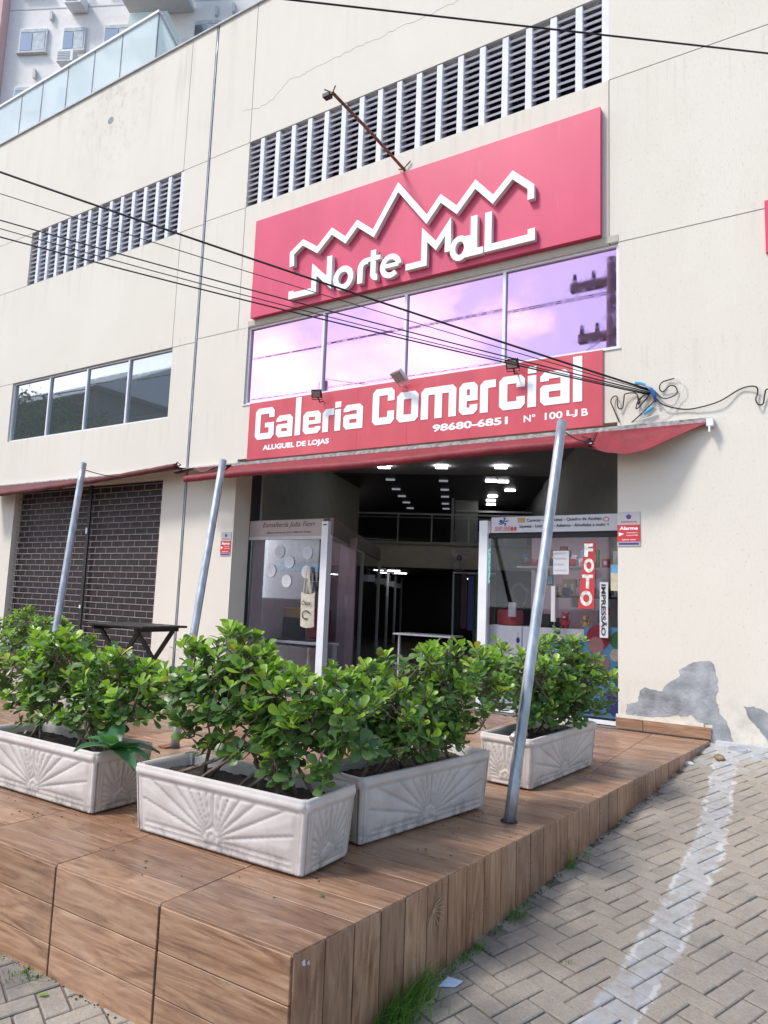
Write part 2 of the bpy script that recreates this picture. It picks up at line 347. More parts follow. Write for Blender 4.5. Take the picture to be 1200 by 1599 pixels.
simple('brick_grey', (0.22, 0.21, 0.20), 0.85, kind='world')
simple('concrete_pole', (0.15, 0.14, 0.135), 0.9, kind='world')
simple('bark', (0.10, 0.08, 0.06), 0.9)
simple('lamp_lit', (0.9, 0.9, 0.95), 0.4, emit=((0.95, 0.97, 1.0), 7.0))
simple('lamp_dim', (0.5, 0.5, 0.52), 0.4, emit=((0.9, 0.9, 1.0), 0.12))
simple('lamp_glass', (0.30, 0.27, 0.26), 0.25, 0.3)
simple('led_green', (0.1, 0.5, 0.5), 0.4, emit=((0.3, 0.95, 0.85), 0.7))

# ------------------------------------------------------------------ helpers
WORLD = {}
def tag(o, label=None, cat=None, group=None, kind=None):
    if label: o['label'] = label
    if cat: o['category'] = cat
    if group: o['group'] = group
    if kind: o['kind'] = kind
    return o
def empty(name, loc, label, cat, group=None, kind=None):
    o = bpy.data.objects.new(name, None); COL.objects.link(o); o.location = loc; o.empty_display_size = 0.1
    WORLD[o.name] = Vector(loc); return tag(o, label, cat, group, kind)
def place(name, me, loc, parent=None, rot=None):
    o = bpy.data.objects.new(name, me); COL.objects.link(o)
    WORLD[o.name] = Vector(loc)
    o.location = Vector(loc) - (WORLD[parent.name] if parent else Vector((0, 0, 0)))
    if rot is not None: o.rotation_euler = rot
    if parent: o.parent = parent
    return o

class MB:
    def __init__(s): s.v = []; s.f = []; s.mi = []; s.attr = None
    def add(s, vs, fs, mi=0):
        k = len(s.v); s.v += [Vector(p) for p in vs]; s.f += [tuple(i + k for i in f) for f in fs]; s.mi += [mi] * len(fs); return s
    def box(s, a, b, mi=0, mat=None):
        x0, y0, z0 = a; x1, y1, z1 = b
        vs = [(x0, y0, z0), (x1, y0, z0), (x1, y1, z0), (x0, y1, z0), (x0, y0, z1), (x1, y0, z1), (x1, y1, z1), (x0, y1, z1)]
        if mat: vs = [mat @ Vector(p) for p in vs]
        return s.add(vs, [(0, 3, 2, 1), (4, 5, 6, 7), (0, 1, 5, 4), (1, 2, 6, 5), (2, 3, 7, 6), (3, 0, 4, 7)], mi)
    def obox(s, c, half, ax, ay, az, mi=0):   # oriented box
        c = Vector(c); ax, ay, az = Vector(ax), Vector(ay), Vector(az)
        mt = Matrix((ax, ay, az)).transposed().to_4x4(); mt.translation = c
        return s.box([-h for h in half], half, mi, mt)
    def tube(s, pts, r, n=6, mi=0, caps=True):
        pts = [Vector(p) for p in pts]; rs = r if isinstance(r, (list, tuple)) else [r] * len(pts)
        k = len(s.v); ref = None
        for i, p in enumerate(pts):
            d = (pts[min(i + 1, len(pts) - 1)] - pts[max(i - 1, 0)]).normalized()
            if ref is None: ref = d.orthogonal().normalized()
            ref = (ref - d * ref.dot(d)).normalized() if (ref - d * ref.dot(d)).length > 1e-5 else d.orthogonal().normalized()
            b = d.cross(ref)
            for j in range(n):
                a = 2 * math.pi * j / n; s.v.append(p + (ref * math.cos(a) + b * math.sin(a)) * rs[i])
        for i in range(len(pts) - 1):
            for j in range(n):
                q = (j + 1) % n; s.f.append((k + i * n + j, k + i * n + q, k + (i + 1) * n + q, k + (i + 1) * n + j)); s.mi.append(mi)
        if caps:
            s.f.append(tuple(k + j for j in reversed(range(n)))); s.mi.append(mi)
            e = k + (len(pts) - 1) * n; s.f.append(tuple(e + j for j in range(n))); s.mi.append(mi)
        return s
    def prism(s, loops, to3, n, mi=0, mside=None):
        """loops: list of 2D loops (outer, holes); to3 maps (u,v) to a point, n is the extrusion vector from front to back"""
        n = Vector(n); k = len(s.v); flat = [Vector(to3(*p)) for L in loops for p in L]
        tris = tessellate_polygon([[Vector((p[0], p[1], 0)) for p in L] for L in loops])
        N = len(flat); s.v += flat + [p + n for p in flat]
        for t in tris:
            a, b, c = flat[t[0]], flat[t[1]], flat[t[2]]
            if (b - a).cross(c - a).dot(n) > 0: t = (t[0], t[2], t[1])
            s.f.append(tuple(k + i for i in t)); s.mi.append(mi)
            s.f.append(tuple(k + N + i for i in reversed(t))); s.mi.append(mi)
        o = 0
        for L in loops:
            for i in range(len(L)):
                j = (i + 1) % len(L); s.f.append((k + o + i, k + o + j, k + N + o + j, k + N + o + i)); s.mi.append(mi if mside is None else mside)
            o += len(L)
        return s
    def mesh(s, name, mats, smooth=False, origin=None, fix=False):
        me = bpy.data.meshes.new(name); o = origin or Vector((0, 0, 0))
        me.from_pydata([p - o for p in s.v], [], s.f)
        for m in (mats if isinstance(mats, (list, tuple)) else [mats]): me.materials.append(M[m] if isinstance(m, str) else m)
        me.polygons.foreach_set('material_index', s.mi)
        if smooth: me.polygons.foreach_set('use_smooth', [True] * len(me.polygons))
        if fix:
            bm = bmesh.new(); bm.from_mesh(me); bmesh.ops.recalc_face_normals(bm, faces=bm.faces); bm.to_mesh(me); bm.free()
        me.update(); return me
    def build(s, name, mats, parent=None, smooth=False, fix=False, origin=None):
        if origin is None:
            lo = Vector([min(p[i] for p in s.v) for i in range(3)]); hi = Vector([max(p[i] for p in s.v) for i in range(3)])
            origin = (lo + hi) / 2
        return place(name, s.mesh(name, mats, smooth, Vector(origin), fix), origin, parent)

def cbox_mesh(name, sx, sy, sz, mats, bev=0.002):
    bm = bmesh.new(); bmesh.ops.create_cube(bm, size=1)
    for v in bm.verts: v.co = Vector((v.co.x * sx, v.co.y * sy, v.co.z * sz))
    bmesh.ops.bevel(bm, geom=bm.edges[:], offset=bev, segments=1, affect='EDGES')
    me = bpy.data.meshes.new(name); bm.to_mesh(me); bm.free(); me.materials.append(M[mats]); return me
def stroke(pts, w, closed=False):
    """2D polyline to outline loops with mitred corners"""
    P = [Vector(p) for p in pts]; n = len(P); L, Rr = [], []
    for i in range(n):
        a = P[i - 1] if (i > 0 or closed) else None; b = P[(i + 1) % n] if (i < n - 1 or closed) else None
        if a is None: d = (b - P[i]).normalized(); m = Vector((-d.y, d.x)) * w / 2
        elif b is None: d = (P[i] - a).normalized(); m = Vector((-d.y, d.x)) * w / 2
        else:
            d1 = (P[i] - a).normalized(); d2 = (b - P[i]).normalized(); n1 = Vector((-d1.y, d1.x)); n2 = Vector((-d2.y, d2.x))
            t = (n1 + n2); t = t.normalized() if t.length > 1e-4 else n1; m = t * (w / 2) / max(0.35, t.dot(n1))
        L.append(P[i] + m); Rr.append(P[i] - m)
    if closed: return [[(p.x, p.y) for p in Rr], [(p.x, p.y) for p in reversed(L)]]
    return [[(p.x, p.y) for p in L + Rr[::-1]]]
def arc(cx, cy, rx, ry, a0, a1, n=18): return [(cx + rx * math.cos(R(a0 + (a1 - a0) * i / n)), cy + ry * math.sin(R(a0 + (a1 - a0) * i / n))) for i in range(n + 1)]
def facade(y): return lambda u, v: (u, y, v)

DEPS = None
def text_part(txt, name, mat, parent, x0, z0, w, h, y, mapf=None, bold=0.012, vertical=False, rot=0, shear=0.0, thick=0.0015, fit=True):
    """flat lettering fitted into a box: x0,z0 lower left, w wide, h tall, facing -Y (or mapped by mapf(u,v,depth))"""
    cu = bpy.data.curves.new('lettering', 'FONT'); cu.body = txt; cu.offset = bold; cu.shear = shear; cu.resolution_u = 3
    ob = bpy.data.objects.new('lettering_tmp', cu); COL.objects.link(ob)
    dg = bpy.context.evaluated_depsgraph_get(); dg.update()
    me = bpy.data.meshes.new_from_object(ob.evaluated_get(dg)); COL.objects.unlink(ob); bpy.data.objects.remove(ob)
    vs = [Vector((v.co.x, v.co.y)) for v in me.vertices]; fs = [tuple(p.vertices) for p in me.polygons]
    bpy.data.meshes.remove(me); bpy.data.curves.remove(cu)
    if not vs: return None
    lx, hx = min(v.x for v in vs), max(v.x for v in vs); ly, hy = min(v.y for v in vs), max(v.y for v in vs)
    out = []
    for v in vs:
        a, b = (v.x - lx) / (hx - lx), (v.y - ly) / (hy - ly)
        if vertical: a, b = b, 1 - a          # reads downwards, letters lying on their side
        out.append((x0 + a * w, z0 + b * h))
    mb = MB(); f3 = (lambda u, v: mapf(u, v)) if mapf else (lambda u, v: (u, y, v))
    mb.add([f3(u, v) for u, v in out], fs)
    return mb.build(name, mat, parent)

def sagline(a, b, sag, n=24):
    a, b = Vector(a), Vector(b); return [a.lerp(b, i / n) - Vector((0, 0, sag * 4 * (i / n) * (1 - i / n))) for i in range(n + 1)]

# ------------------------------------------------------------------ ground
def gz(y): return -0.015 + 0.08 * y if y > -8 else -0.655
mb = MB()
ys = [-60, -9.2, -9.19, -8.0, -5.0, -2.5, 0.35]; zs = [-.80, -.80, -.67, -.67, gz(-5) - .0075, gz(-2.5) - .0075, gz(.35) - .0075]
for i in range(len(ys) - 1):
    mb.add([(-60, ys[i], zs[i]), (60, ys[i], zs[i]), (60, ys[i + 1], zs[i + 1]), (-60, ys[i + 1], zs[i + 1])], [(0, 1, 2, 3)], 0 if i > 0 else 1)
tag(mb.build('ground', ['ground_sand', 'asphalt']), 'sandy bedding under the pavers and the street beyond', kind='structure')
tag(MB().add([(-400, -400, -.95), (400, -400, -.95), (400, 400, -.95), (-400, 400, -.95)], [(0, 1, 2, 3)]).build('terrain', 'asphalt'), 'wide dark terrain of the town around the building', kind='structure')

# herringbone pavers
pav = empty('pavement', (1.0, -3.0, gz(-3)), 'beige herringbone paver pavement sloping down beside the tiled deck', None, kind='structure')
if 'category' in pav: del pav['category']
LW, LL, JT = 0.0915, 0.183, 0.0066
ang = R(67.6); ux, uy = math.cos(ang), math.sin(ang)
pm = [cbox_mesh('paver', LL - JT, LW - JT, 0.05, 'paver', 0.004) for _ in range(1)]
def edge_x(y): return 0.325 + 0.0961 * (y + 5)
slope = math.atan(0.08); cells = []
for n_ in range(-140, 141):
    for m_ in range(-80, 81):
        for kind in (0, 1):
            bx, by = n_ + 2 * m_, n_ - 2 * m_
            cx, cy = (bx + 1, by + .5) if kind == 0 else (bx + 2.5, by)
            X = 0.807 + (cx * ux + cy * -uy * -1 * -1) * LW if False else 0.807 + (cx * ux - cy * uy) * LW
            Y = -3.777 + (cx * uy + cy * ux) * LW
            if not (-4.2 < X < 4.5 and -7.6 < Y < -0.02): continue
            if Y > -4.93 and X < edge_x(Y) - 0.02: continue
            cells.append((X, Y, ang + (0 if kind == 0 else math.pi / 2)))
def in_view(X, Y, Z, mg=60):
    q = RM.transposed() @ (Vector((X, Y, Z)) - Vector((1.777, -6.855, 1.0875)))
    if q.z > -0.1: return False
    u, v = 600 - 1121 * q.x / q.z, 799.5 + 1121 * q.y / q.z
    return -mg < u < 1200 + mg and -mg < v < 1599 + mg
cells.sort(key=lambda c: (not in_view(c[0], c[1], gz(c[1])), (c[0] - 1.777) ** 2 + (c[1] + 6.855) ** 2))
rest = MB(); rr = random.Random(3)
for i, (X, Y, a) in enumerate(cells):
    z = gz(Y) - 0.025 + rr.uniform(-.0032, .0028)
    mt = Matrix.Translation((X, Y, z)) @ Matrix.Rotation(slope + rr.uniform(-.006, .006), 4, 'X') @ Matrix.Rotation(a + rr.uniform(-.018, .018), 4, 'Z')
    if i < 292:
        o = place('paver', pm[0], (X, Y, z), pav); o.rotation_euler = mt.to_euler()
    else:
        k = len(rest.v); me = pm[0]; rest.add([mt @ v.co for v in me.vertices], [tuple(p.vertices) for p in me.polygons])
tag(rest.build('paver_field', 'paver', pav), kind='stuff')

# ------------------------------------------------------------------ tiled deck
deck = empty('deck', (-2.5, -2.5, 0), 'raised deck clad in wood look tiles in front of the shops', None, kind='structure')
TW, RH = 0.604, 0.1448
ea = Vector((edge_x(-5), -5, 0)); eb = Vector((edge_x(-0.03), -0.03, 0)); ed = (eb - ea).normalized(); en = Vector((ed.y, -ed.x, 0))
core = MB()
core.prism([[(-12, -4.988), (edge_x(-5) - .012, -4.988), (edge_x(-.0) - .012, -.002), (-12, -.002)]], lambda u, v: (u, v, -0.006), (0, 0, -0.8))
core.build('grout_bed', 'grout_dark', deck)
stuffp = MB()
def plank_poly(x0, x1, x1b, y0, y1):
    g = 0.0021; return [(x0 + g, y0 + g), (x1 - g, y0 + g), (x1b - g, y1 - g), (x0 + g, y1 - g)]
def top_plank(poly, dz, dest=None):
    cx = sum(p[0] for p in poly) / 4; cy = sum(p[1] for p in poly) / 4
    m = dest or MB(); ins = []
    for x, y in poly: ins.append((x + (0.0014 if x < cx else -0.0014), y + (0.0014 if y < cy else -0.0014)))
    v = [(x, y, -.012) for x, y in poly] + [(x, y, dz - .0014) for x, y in poly] + [(x, y, dz) for x, y in ins]
    f = [(0, 1, 5, 4), (1, 2, 6, 5), (2, 3, 7, 6), (3, 0, 4, 7), (4, 5, 9, 8), (5, 6, 10, 9), (6, 7, 11, 10), (7, 4, 8, 11), (8, 9, 10, 11)]
    m.add(v, f)
    if dest is None: m.build('top_tile_strip', 'wood_tile', deck)
for k in range(34):
    y0 = -5.0 + RH * k; y1 = min(y0 + RH, -0.002)
    if k == 0: y0 = -5.003
    xe0, xe1 = edge_x(y0), edge_x(y1)
    xs = [None] + [0.329 - TW * j for j in range(0 if k >= 20 else 1, 19)]
    for j, x in enumerate(xs[:-1]):
        a = xs[j + 1]; b0, b1 = (xe0, xe1) if x is None else (x, x)
        poly = plank_poly(a, b0, b1, y0, y1); dz = rr.uniform(-.0006, .0006)
        if k < 17 and in_view((a + b0) / 2, y0, 0, 150) and a > -5.5: top_plank(poly, dz)
        else: top_plank(poly, dz, stuffp)
tag(stuffp.build('far_top_tiles', 'wood_tile', deck), kind='stuff')
# side strips (upright), local X runs down the grain
for k in range(34):
    s0 = RH * k / ed.y + .003; s1 = RH * (k + 1) / ed.y - .003
    p0 = ea + ed * s0; p1 = ea + ed * s1
    if p0.y > -.05: break
    zb0, zb1 = gz(p0.y) - .03, gz(p1.y) - .03; zt = -0.0075
    off = en * rr.uniform(-.0008, .0006)
    m = MB()
    def P(q, z, o): w = q + off + en * o; return (w.x, w.y, z)
    c = .0014; i0 = p0 + ed * c; i1 = p1 - ed * c
    m.add([P(p0, zt, -.011), P(p1, zt, -.011), P(p1, zb1, -.011), P(p0, zb0, -.011), P(p0, zt, -c), P(p1, zt, -c), P(p1, zb1, -c), P(p0, zb0, -c), P(i0, zt - c, 0), P(i1, zt - c, 0), P(i1, zb1, 0), P(i0, zb0, 0)],
          [(0, 1, 5, 4), (1, 2, 6, 5), (2, 3, 7, 6), (3, 0, 4, 7), (4, 5, 9, 8), (5, 6, 10, 9), (6, 7, 11, 10), (7, 4, 8, 11), (8, 9, 10, 11)])
    cen = (p0 + p1) / 2 + Vector((0, 0, -.2)); me = bpy.data.meshes.new('side_tile_strip')
    rot = Matrix((Vector((0, 0, -1)), ed, en)).transposed(); inv = rot.inverted()
    me.from_pydata([inv @ (v - cen) for v in m.v], [], m.f); me.materials.append(M['wood_tile'])
    o = place('side_tile_strip', me, cen, deck, rot.to_euler())
# front strips, two tiles high, dark open joints between tiles
for j in range(1, 9):
    x1 = 0.329 - TW * (j - 1); x0 = x1 - TW
    if j == 1: x1 = 0.322
    for k in range(4):
        z1 = -0.009 - k * 0.1448; z0 = z1 - 0.1448 + (0.002 if k < 3 else 0)
        z0 += .0015
        m = cbox_mesh('front_tile_strip', x1 - x0 - .011, .012, z1 - z0, 'wood_tile', .0015)
        place('front_tile_strip', m, ((x0 + x1) / 2, -5.0 + rr.uniform(-.0005, .0005), (z0 + z1) / 2), deck)
# corner chips and thin bright edge where the glaze wears
ch = MB()
for (dx, dz, w, h) in ((.018, -.035, .012, .016), (.03, -.045, .008, .010)):
    c0 = ea + ed * dx * 2; ch.prism([[(c0.y, dz), (c0.y + w, dz + .004), (c0.y + w * 1.3, dz - h), (c0.y + w * .3, dz - h * .8)]], lambda u, v: ((edge_x(u) + .0016), u, v), (-.002, 0, 0))
ch.build('corner_chip', 'print_white', deck)
# skirting planks at the wall base
sk = empty('skirting', (0.4, -.02, .01), 'two reddish wood look tiles as skirting along the plastered wall base', 'skirting')
for x0, x1 in ((0.0, 0.238), (0.242, 0.80)):
    place('skirting_tile', cbox_mesh('skirting_tile', x1 - x0, .02, .098, 'wood_tile', .002), ((x0 + x1) / 2, -.014, .052), sk)
MB().box((-.0, -.012, .098), (.74, -.003, .13)).build('mortar_bead', 'bare_plaster', sk)

# ------------------------------------------------------------------ mall building
mall = empty('commercial_building', (-3, 0, 0), 'cream plastered two storey mall building with grilles, purple windows and open ground floor', 'building')
wallp = []
def panel(x0, x1, z0, z1, L=0, Rt=0, B=0, T=0):
    g = .005; m = MB(); c = .003
    a0, a1, b0, b1 = x0 + g * L, x1 - g * Rt, z0 + g * B, z1 - g * T
    m.box((a0, 0, b0), (a1, .30, b1)); m.build('wall_panel', 'stucco', mall)
XL, XR = -14.5, 6.5
J1, J2 = -5.925, -5.870
panel(XL, -6.44, 7.43, 9.6, Rt=1, B=1); panel(-6.44, J1, 7.43, 9.6, L=1, B=1)
panel(XL, -10.385, 6.43, 7.43, T=1, B=1); panel(-6.42, J1, 6.43, 7.43, T=1, B=1)
panel(XL, -6.40, 4.64, 6.43, T=1, Rt=1, B=1); panel(-6.40, J1, 4.64, 6.43, T=1, L=1, B=1)
panel(XL, -10.51, 3.58, 4.64, T=1); panel(-6.385, J1, 3.58, 4.64, T=1)
panel(XL, J1, 2.69, 3.58); panel(XL, -10.08, -.3, 2.69); panel(-6.375, J1, -.3, 2.69)
panel(J2, -5.09, 7.44, 9.6, Rt=1, B=1); panel(-5.09, -.06, 7.44, 9.6, L=1, Rt=1, B=1); panel(-.06, XR, 7.44, 9.6, L=1)
panel(J2, -5.09, 6.46, 7.44, T=1, B=1); panel(-.06, XR, 6.46, 7.44, B=1)
panel(J2, -5.09, 4.68, 6.46, T=1, B=1, Rt=1); panel(-5.09, -.06, 4.68, 6.46, L=1, Rt=1); panel(-.06, XR, 4.68, 6.46, L=1, T=1, B=1)
panel(J2, -4.90, 3.60, 4.68, T=1); panel(.03, XR, 3.60, 4.68, T=1)
panel(J2, XR, 2.86, 3.60); panel(J2, -4.942, -.3, 2.86); panel(.017, XR, -.3, 2.86)
jb = MB(); jb.box((XL, .010, 2.9), (J1 + .004, .28, 3.4))
for (x0, x1, z) in ((XL, J1, 7.43), (XL, J1, 6.43), (XL, J1, 4.64), (J2, -.03, 7.44), (J2, -5.09, 6.46), (-.06, XR, 6.46), (J2, -4.9, 4.68), (.03, XR, 4.68)):
    jb.box((x0, .006, z - .0049), (x1, .05, z + .0049))
for (x, z0, z1) in ((-6.44, 7.44, 9.59), (-6.40, 4.65, 6.42), (-5.09, 7.45, 9.59), (-.06, 7.45, 9.59), (-5.09, 4.69, 6.45), (-.06, 4.69, 6.45)):
    jb.box((x - .0049, .007, z0), (x + .0049, .05, z1))
jb.build('panel_joint', 'joint_grey', mall)
MB().box((J1, .008, -.3), (J2, .29, 9.59)).build('expansion_joint', 'seal_grey', mall)
cj = MB(); rj = random.Random(5)
cj.tube([(-5.895 + rj.uniform(-.004, .004), .002, -.1 + i * .485) for i in range(21)], .011, 6)
cj.build('conduit', 'galv', mall, smooth=True)
MB().box((XL, -.03, 9.6), (XR, .34, 9.625)).build('coping', 'kerb_cement', mall)
MB().box((XL, .30, 2.9), (XR, .5, 9.5)).box((XL, .3, -.3), (-4.95, .5, 2.9)).box((.02, .3, -.3), (XR, .5, 2.9)).build('inner_wall', 'louvre_back', mall)
# zig-zag crack in the plaster
ck = MB(); cp = [(-5.26, 7.99), (-4.95, 7.93), (-4.714, 7.95), (-4.55, 8.06), (-4.382, 8.16), (-4.2, 8.13), (-4.047, 8.15), (-3.62, 8.16), (-3.262, 8.17), (-2.966, 8.16), (-2.68, 8.17), (-2.313, 8.155), (-1.962, 8.165), (-1.6, 8.18)]
fine = []
for i in range(len(cp) - 1):
    for t in range(5):
        t /= 5; fine.append((cp[i][0] * (1 - t) + cp[i + 1][0] * t, cp[i][1] * (1 - t) + cp[i + 1][1] * t + rj.uniform(-.014, .014)))
ck.prism(stroke(fine, .007), facade(-.0006), (0, .002, 0)); ck.build('plaster_crack', 'joint_grey', mall)
# cement repairs
def ragged(poly, amp=.006, seg=.02, seed=1):
    q = random.Random(seed); out = []
    for i in range(len(poly)):
        a, b = Vector(poly[i]), Vector(poly[(i + 1) % len(poly)]); n = max(1, int((b - a).length / seg))
        for t in range(n):
            p = a.lerp(b, t / n); out.append((p.x + q.uniform(-amp, amp), p.y + q.uniform(-amp, amp)))
    return out
pt1 = [(0.083, 0.135), (0.098, 0.222), (0.189, 0.253), (0.211, 0.354), (0.253, 0.386), (0.404, 0.365), (0.431, 0.424), (0.485, 0.464), (0.552, 0.518), (0.54, 0.565), (0.672, 0.645), (0.788, 0.663), (0.826, 0.636), (0.855, 0.504), (0.854, 0.423), (0.834, 0.367), (0.869, 0.224), (0.918, 0.177), (0.958, 0.024), (0.99, -0.03), (0.815, -0.03), (0.805, 0.13), (0.729, 0.128), (0.652, 0.173), (0.633, 0.197), (0.601, 0.173), (0.482, 0.173), (0.428, 0.153), (0.251, 0.126), (0.168, 0.144), (0.133, 0.126)]
pt2 = [(1.054, 0.304), (1.127, 0.312), (1.192, 0.3), (1.25, 0.253), (1.36, .2), (1.36, 0.0), (1.25, 0.005), (1.204, 0.082), (1.147, 0.152), (1.089, 0.21)]
for i, p in enumerate((pt1, pt2)):
    MB().prism([ragged(p, seed=i)], facade(-.004), (0, .006, 0)).build('cement_patch', 'cement', mall)
# vent hole stain near the parapet
MB().prism([arc(-8.36, 8.93, .075, .06, 0, 340, 10)], facade(-.004), (0, .006, 0)).build('vent_cover', 'cement', mall)

# louvre grilles
slat_me = {}
def grille(x0, x1, z0, z1, ncol, nrow):
    g = MB().box((x0, .20, z0), (x1, .22, z1)).build('louvre_grille', 'louvre_back', mall)
    pw = (x1 - x0) / ncol; fw = pw * .27; sw = pw - fw
    fin = cbox_mesh('fin', fw, .15, z1 - z0 - .002, 'louvre_white', .004)
    key = round(sw, 3); pitch = (z1 - z0) / nrow
    sl = MB(); c, s_ = math.cos(R(38)), math.sin(R(38)); t = .022
    prof = [(-.06, -.045), (.06, .045), (.06 - s_ * t, .045 + c * t), (-.06 - s_ * t, -.045 + c * t)]
    sl.v = [Vector((sx * sw / 2, y, z)) for sx in (-1, 1) for y, z in prof]
    sl.f = [(0, 1, 5, 4), (1, 2, 6, 5), (2, 3, 7, 6), (3, 0, 4, 7), (3, 2, 1, 0), (4, 5, 6, 7)]; sl.mi = [0] * 6
    sme = sl.mesh('slat', 'louvre_white', fix=True)
    for i in range(ncol + 1):
        xx = x0 + i * pw; xx = min(max(xx, x0 + fw / 2), x1 - fw / 2)
        if i == 0: continue
        place('fin', fin, (xx - fw / 2 if i < ncol else x1 - fw / 2, .083, (z0 + z1) / 2), g)
    for i in range(ncol):
        for j in range(nrow):
            place('slat', sme, (x0 + i * pw + (pw - fw * (1.0 if i < ncol - 1 else 1)) / 2 + (0 if i == 0 else -fw * 0.5) * 0, .085, z0 + pitch * (j + .5)), g)
grille(-5.09, -.06, 6.46, 7.44, 18, 12)
grille(-10.385, -6.42, 6.43, 7.43, 14, 12)

# upper windows
def window(name, x0, x1, z0, z1, mull, glass, label=None):
    m = MB(); f = .028
    m.box((x0, .03, z0), (x1, .09, z0 + f)); m.box((x0, .03, z1 - f), (x1, .09, z1))
    m.box((x0, .03, z0 + f), (x0 + f, .09, z1 - f)); m.box((x1 - f, .03, z0 + f), (x1, .09, z1 - f))
    for x in mull: m.box((x - .017, .028, z0 + f), (x + .017, .09, z1 - f))
    w = m.build('window', 'white_metal', mall)
    xs = [x0 + f] + list(mull) + [x1 - f]
    for i in range(len(xs) - 1):
        a = xs[i] + (.018 if i else .001); b = xs[i + 1] - (.018 if i < len(xs) - 2 else .001)
        place('pane', cbox_mesh('pane', b - a, .008, z1 - z0 - 2 * f - .002, glass, .001), ((a + b) / 2, .062, (z0 + z1) / 2), w, (R(random.uniform(-.25, .25)), 0, R(random.uniform(-.3, .3))))
    return w
window('w', -4.90, .03, 3.60, 4.68, (-3.63, -2.425, -1.187), 'purple_glass')
window('w', -10.51, -6.385, 3.58, 4.64, (-9.437, -8.42, -7.388), 'grey_glass')
MB().box((-4.92, -.012, 3.585), (.05, .03, 3.600)).build('window_sill', 'white_metal', mall)
MB().box((-4.9, -.006, 4.690), (.03, -.001, 4.76)).build('lintel_strip', 'fascia_beige', mall)

# roller shutter with brick pattern links
SX0, SX1, SZ1 = -10.08, -6.375, 2.69
sh = MB().box((SX0, .13, 0), (SX1, .15, SZ1)).build('roller_shutter', 'shutter_brown', mall)
NR = 29; ph = SZ1 / NR; railm = cbox_mesh('rail', SX1 - SX0, .014, .011, 'shutter_rail', .003)
for i in range(NR): place('rail', railm, ((SX0 + SX1) / 2, .075, ph * (i + .5)), sh)
lk = MB(); bw = .2577
for i in range(NR - 1):
    x = SX0 + (bw / 2 if i % 2 else 0)
    while x < SX1:
        if x > SX0: lk.box((x - .0035, .070, ph * (i + .5) + .008), (x + .0035, .082, ph * (i + 1.5) - .008))
        x += bw
tag(lk.build('link', 'shutter_rail', sh), kind='stuff')
MB().box((-8.125, .045, 0), (-8.06, .07, SZ1)).build('mullion', 'shutter_brown', sh)
MB().box((-8.115, .03, 1.93), (-8.08, .045, 2.02)).box((-8.115, .03, .78), (-8.08, .045, .83)).build('handle', 'white_metal', sh)

# parapet glass railing
rl = empty('glass_railing', (-9.5, .1, 9.625), 'frosted glass balustrade with white top rail on the roof edge at upper left', 'railing')
gx = [-13.6, -12.9, -12.15, -11.35, -10.66, -9.87, -9.10, -8.34, -7.43]
for i in range(len(gx) - 1):
    place('glass_panel', cbox_mesh('glass_panel', gx[i + 1] - gx[i] - .03, .012, .92, 'rail_glass', .002), ((gx[i] + gx[i + 1]) / 2, .08, 10.09), rl)
dv = Vector((-.446, .895, 0)); pv = Vector((.895, .446, 0))
cor = Vector((-7.42, .08, 0))
for s in (0.55, 1.65, 2.75):
    m = MB(); m.obox(cor + dv * s + Vector((0, 0, 10.09)), (.52, .006, .46), dv, pv, (0, 0, 1)); m.build('glass_panel', 'rail_glass', rl)
m = MB().box((-13.6, .045, 10.555), (-7.40, .115, 10.60)); m.build('top_rail', 'white_paint', rl)
m = MB(); m.obox(cor + dv * 1.72 + Vector((0, 0, 10.577)), (1.68, .035, .0215), dv, pv, (0, 0, 1)); m.build('top_rail', 'white_paint', rl)
for x in gx[1:]: MB().box((x - .008, .07, 9.6), (x + .008, .09, 10.555)).build('mullion', 'seal_grey', rl)

# ------------------------------------------------------------------ red sign Norte Mall
sg = empty('red_mall_sign', (-2.5, -.03, 4.76), 'big red panel with white raised letters Norte Mall under a mountain line', 'sign')
MB().box((-4.80, -.075, 4.765), (-.128, -.003, 6.142)).build('panel', 'sign_red', sg)
def raised(name, loops, dy=0.0):
    m = MB(); m.prism(loops, facade(-.138 - dy), (0, .061 + dy, 0), 0, 1); return m.build(name, ['sign_white', 'sign_side'], sg, fix=True)
sgk = Vector((0, 0))
def adj(L): return [(x * 1.0 + .0, z - .0) for x, z in L]
mount = [(-4.065, 5.30), (-4.075, 5.48), (-3.9, 5.59), (-3.661, 5.43), (-3.443, 5.625), (-3.227, 5.455), (-3.059, 5.625), (-2.815, 5.435), (-2.486, 5.93), (-2.087, 5.42), (-1.911, 5.625), (-1.703, 5.43), (-1.481, 5.67), (-1.266, 5.43), (-1.044, 5.645), (-.835, 5.45), (-.835, 5.31)]
raised('mountain_line', stroke(mount, .072))
raised('letter', stroke([(-4.055, 4.965), (-4.055, 4.90), (-3.69, 4.90), (-3.69, 5.175), (-3.455, 4.955), (-3.455, 5.30)], .078))
raised('letter', stroke([(-2.345, 4.895), (-2.105, 4.895), (-2.105, 5.235), (-1.955, 5.07), (-1.805, 5.26), (-1.805, 4.96)], .074))
raised('letter', stroke([(-1.485, 5.30), (-1.485, 4.88), (-1.375, 4.88)], .078))
raised('letter', stroke([(-1.315, 5.295), (-1.315, 4.885), (-.825, 4.885), (-.825, 4.98)], .078))
cz = 4.965
raised('letter', stroke(arc(-3.235, cz, .112, .118, 0, 342, 19), .074, True))
raised('letter', stroke([(-2.985, 4.84), (-2.985, 5.01)] + arc(-2.90, 5.02, .085, .085, 170, 70, 6), .076))
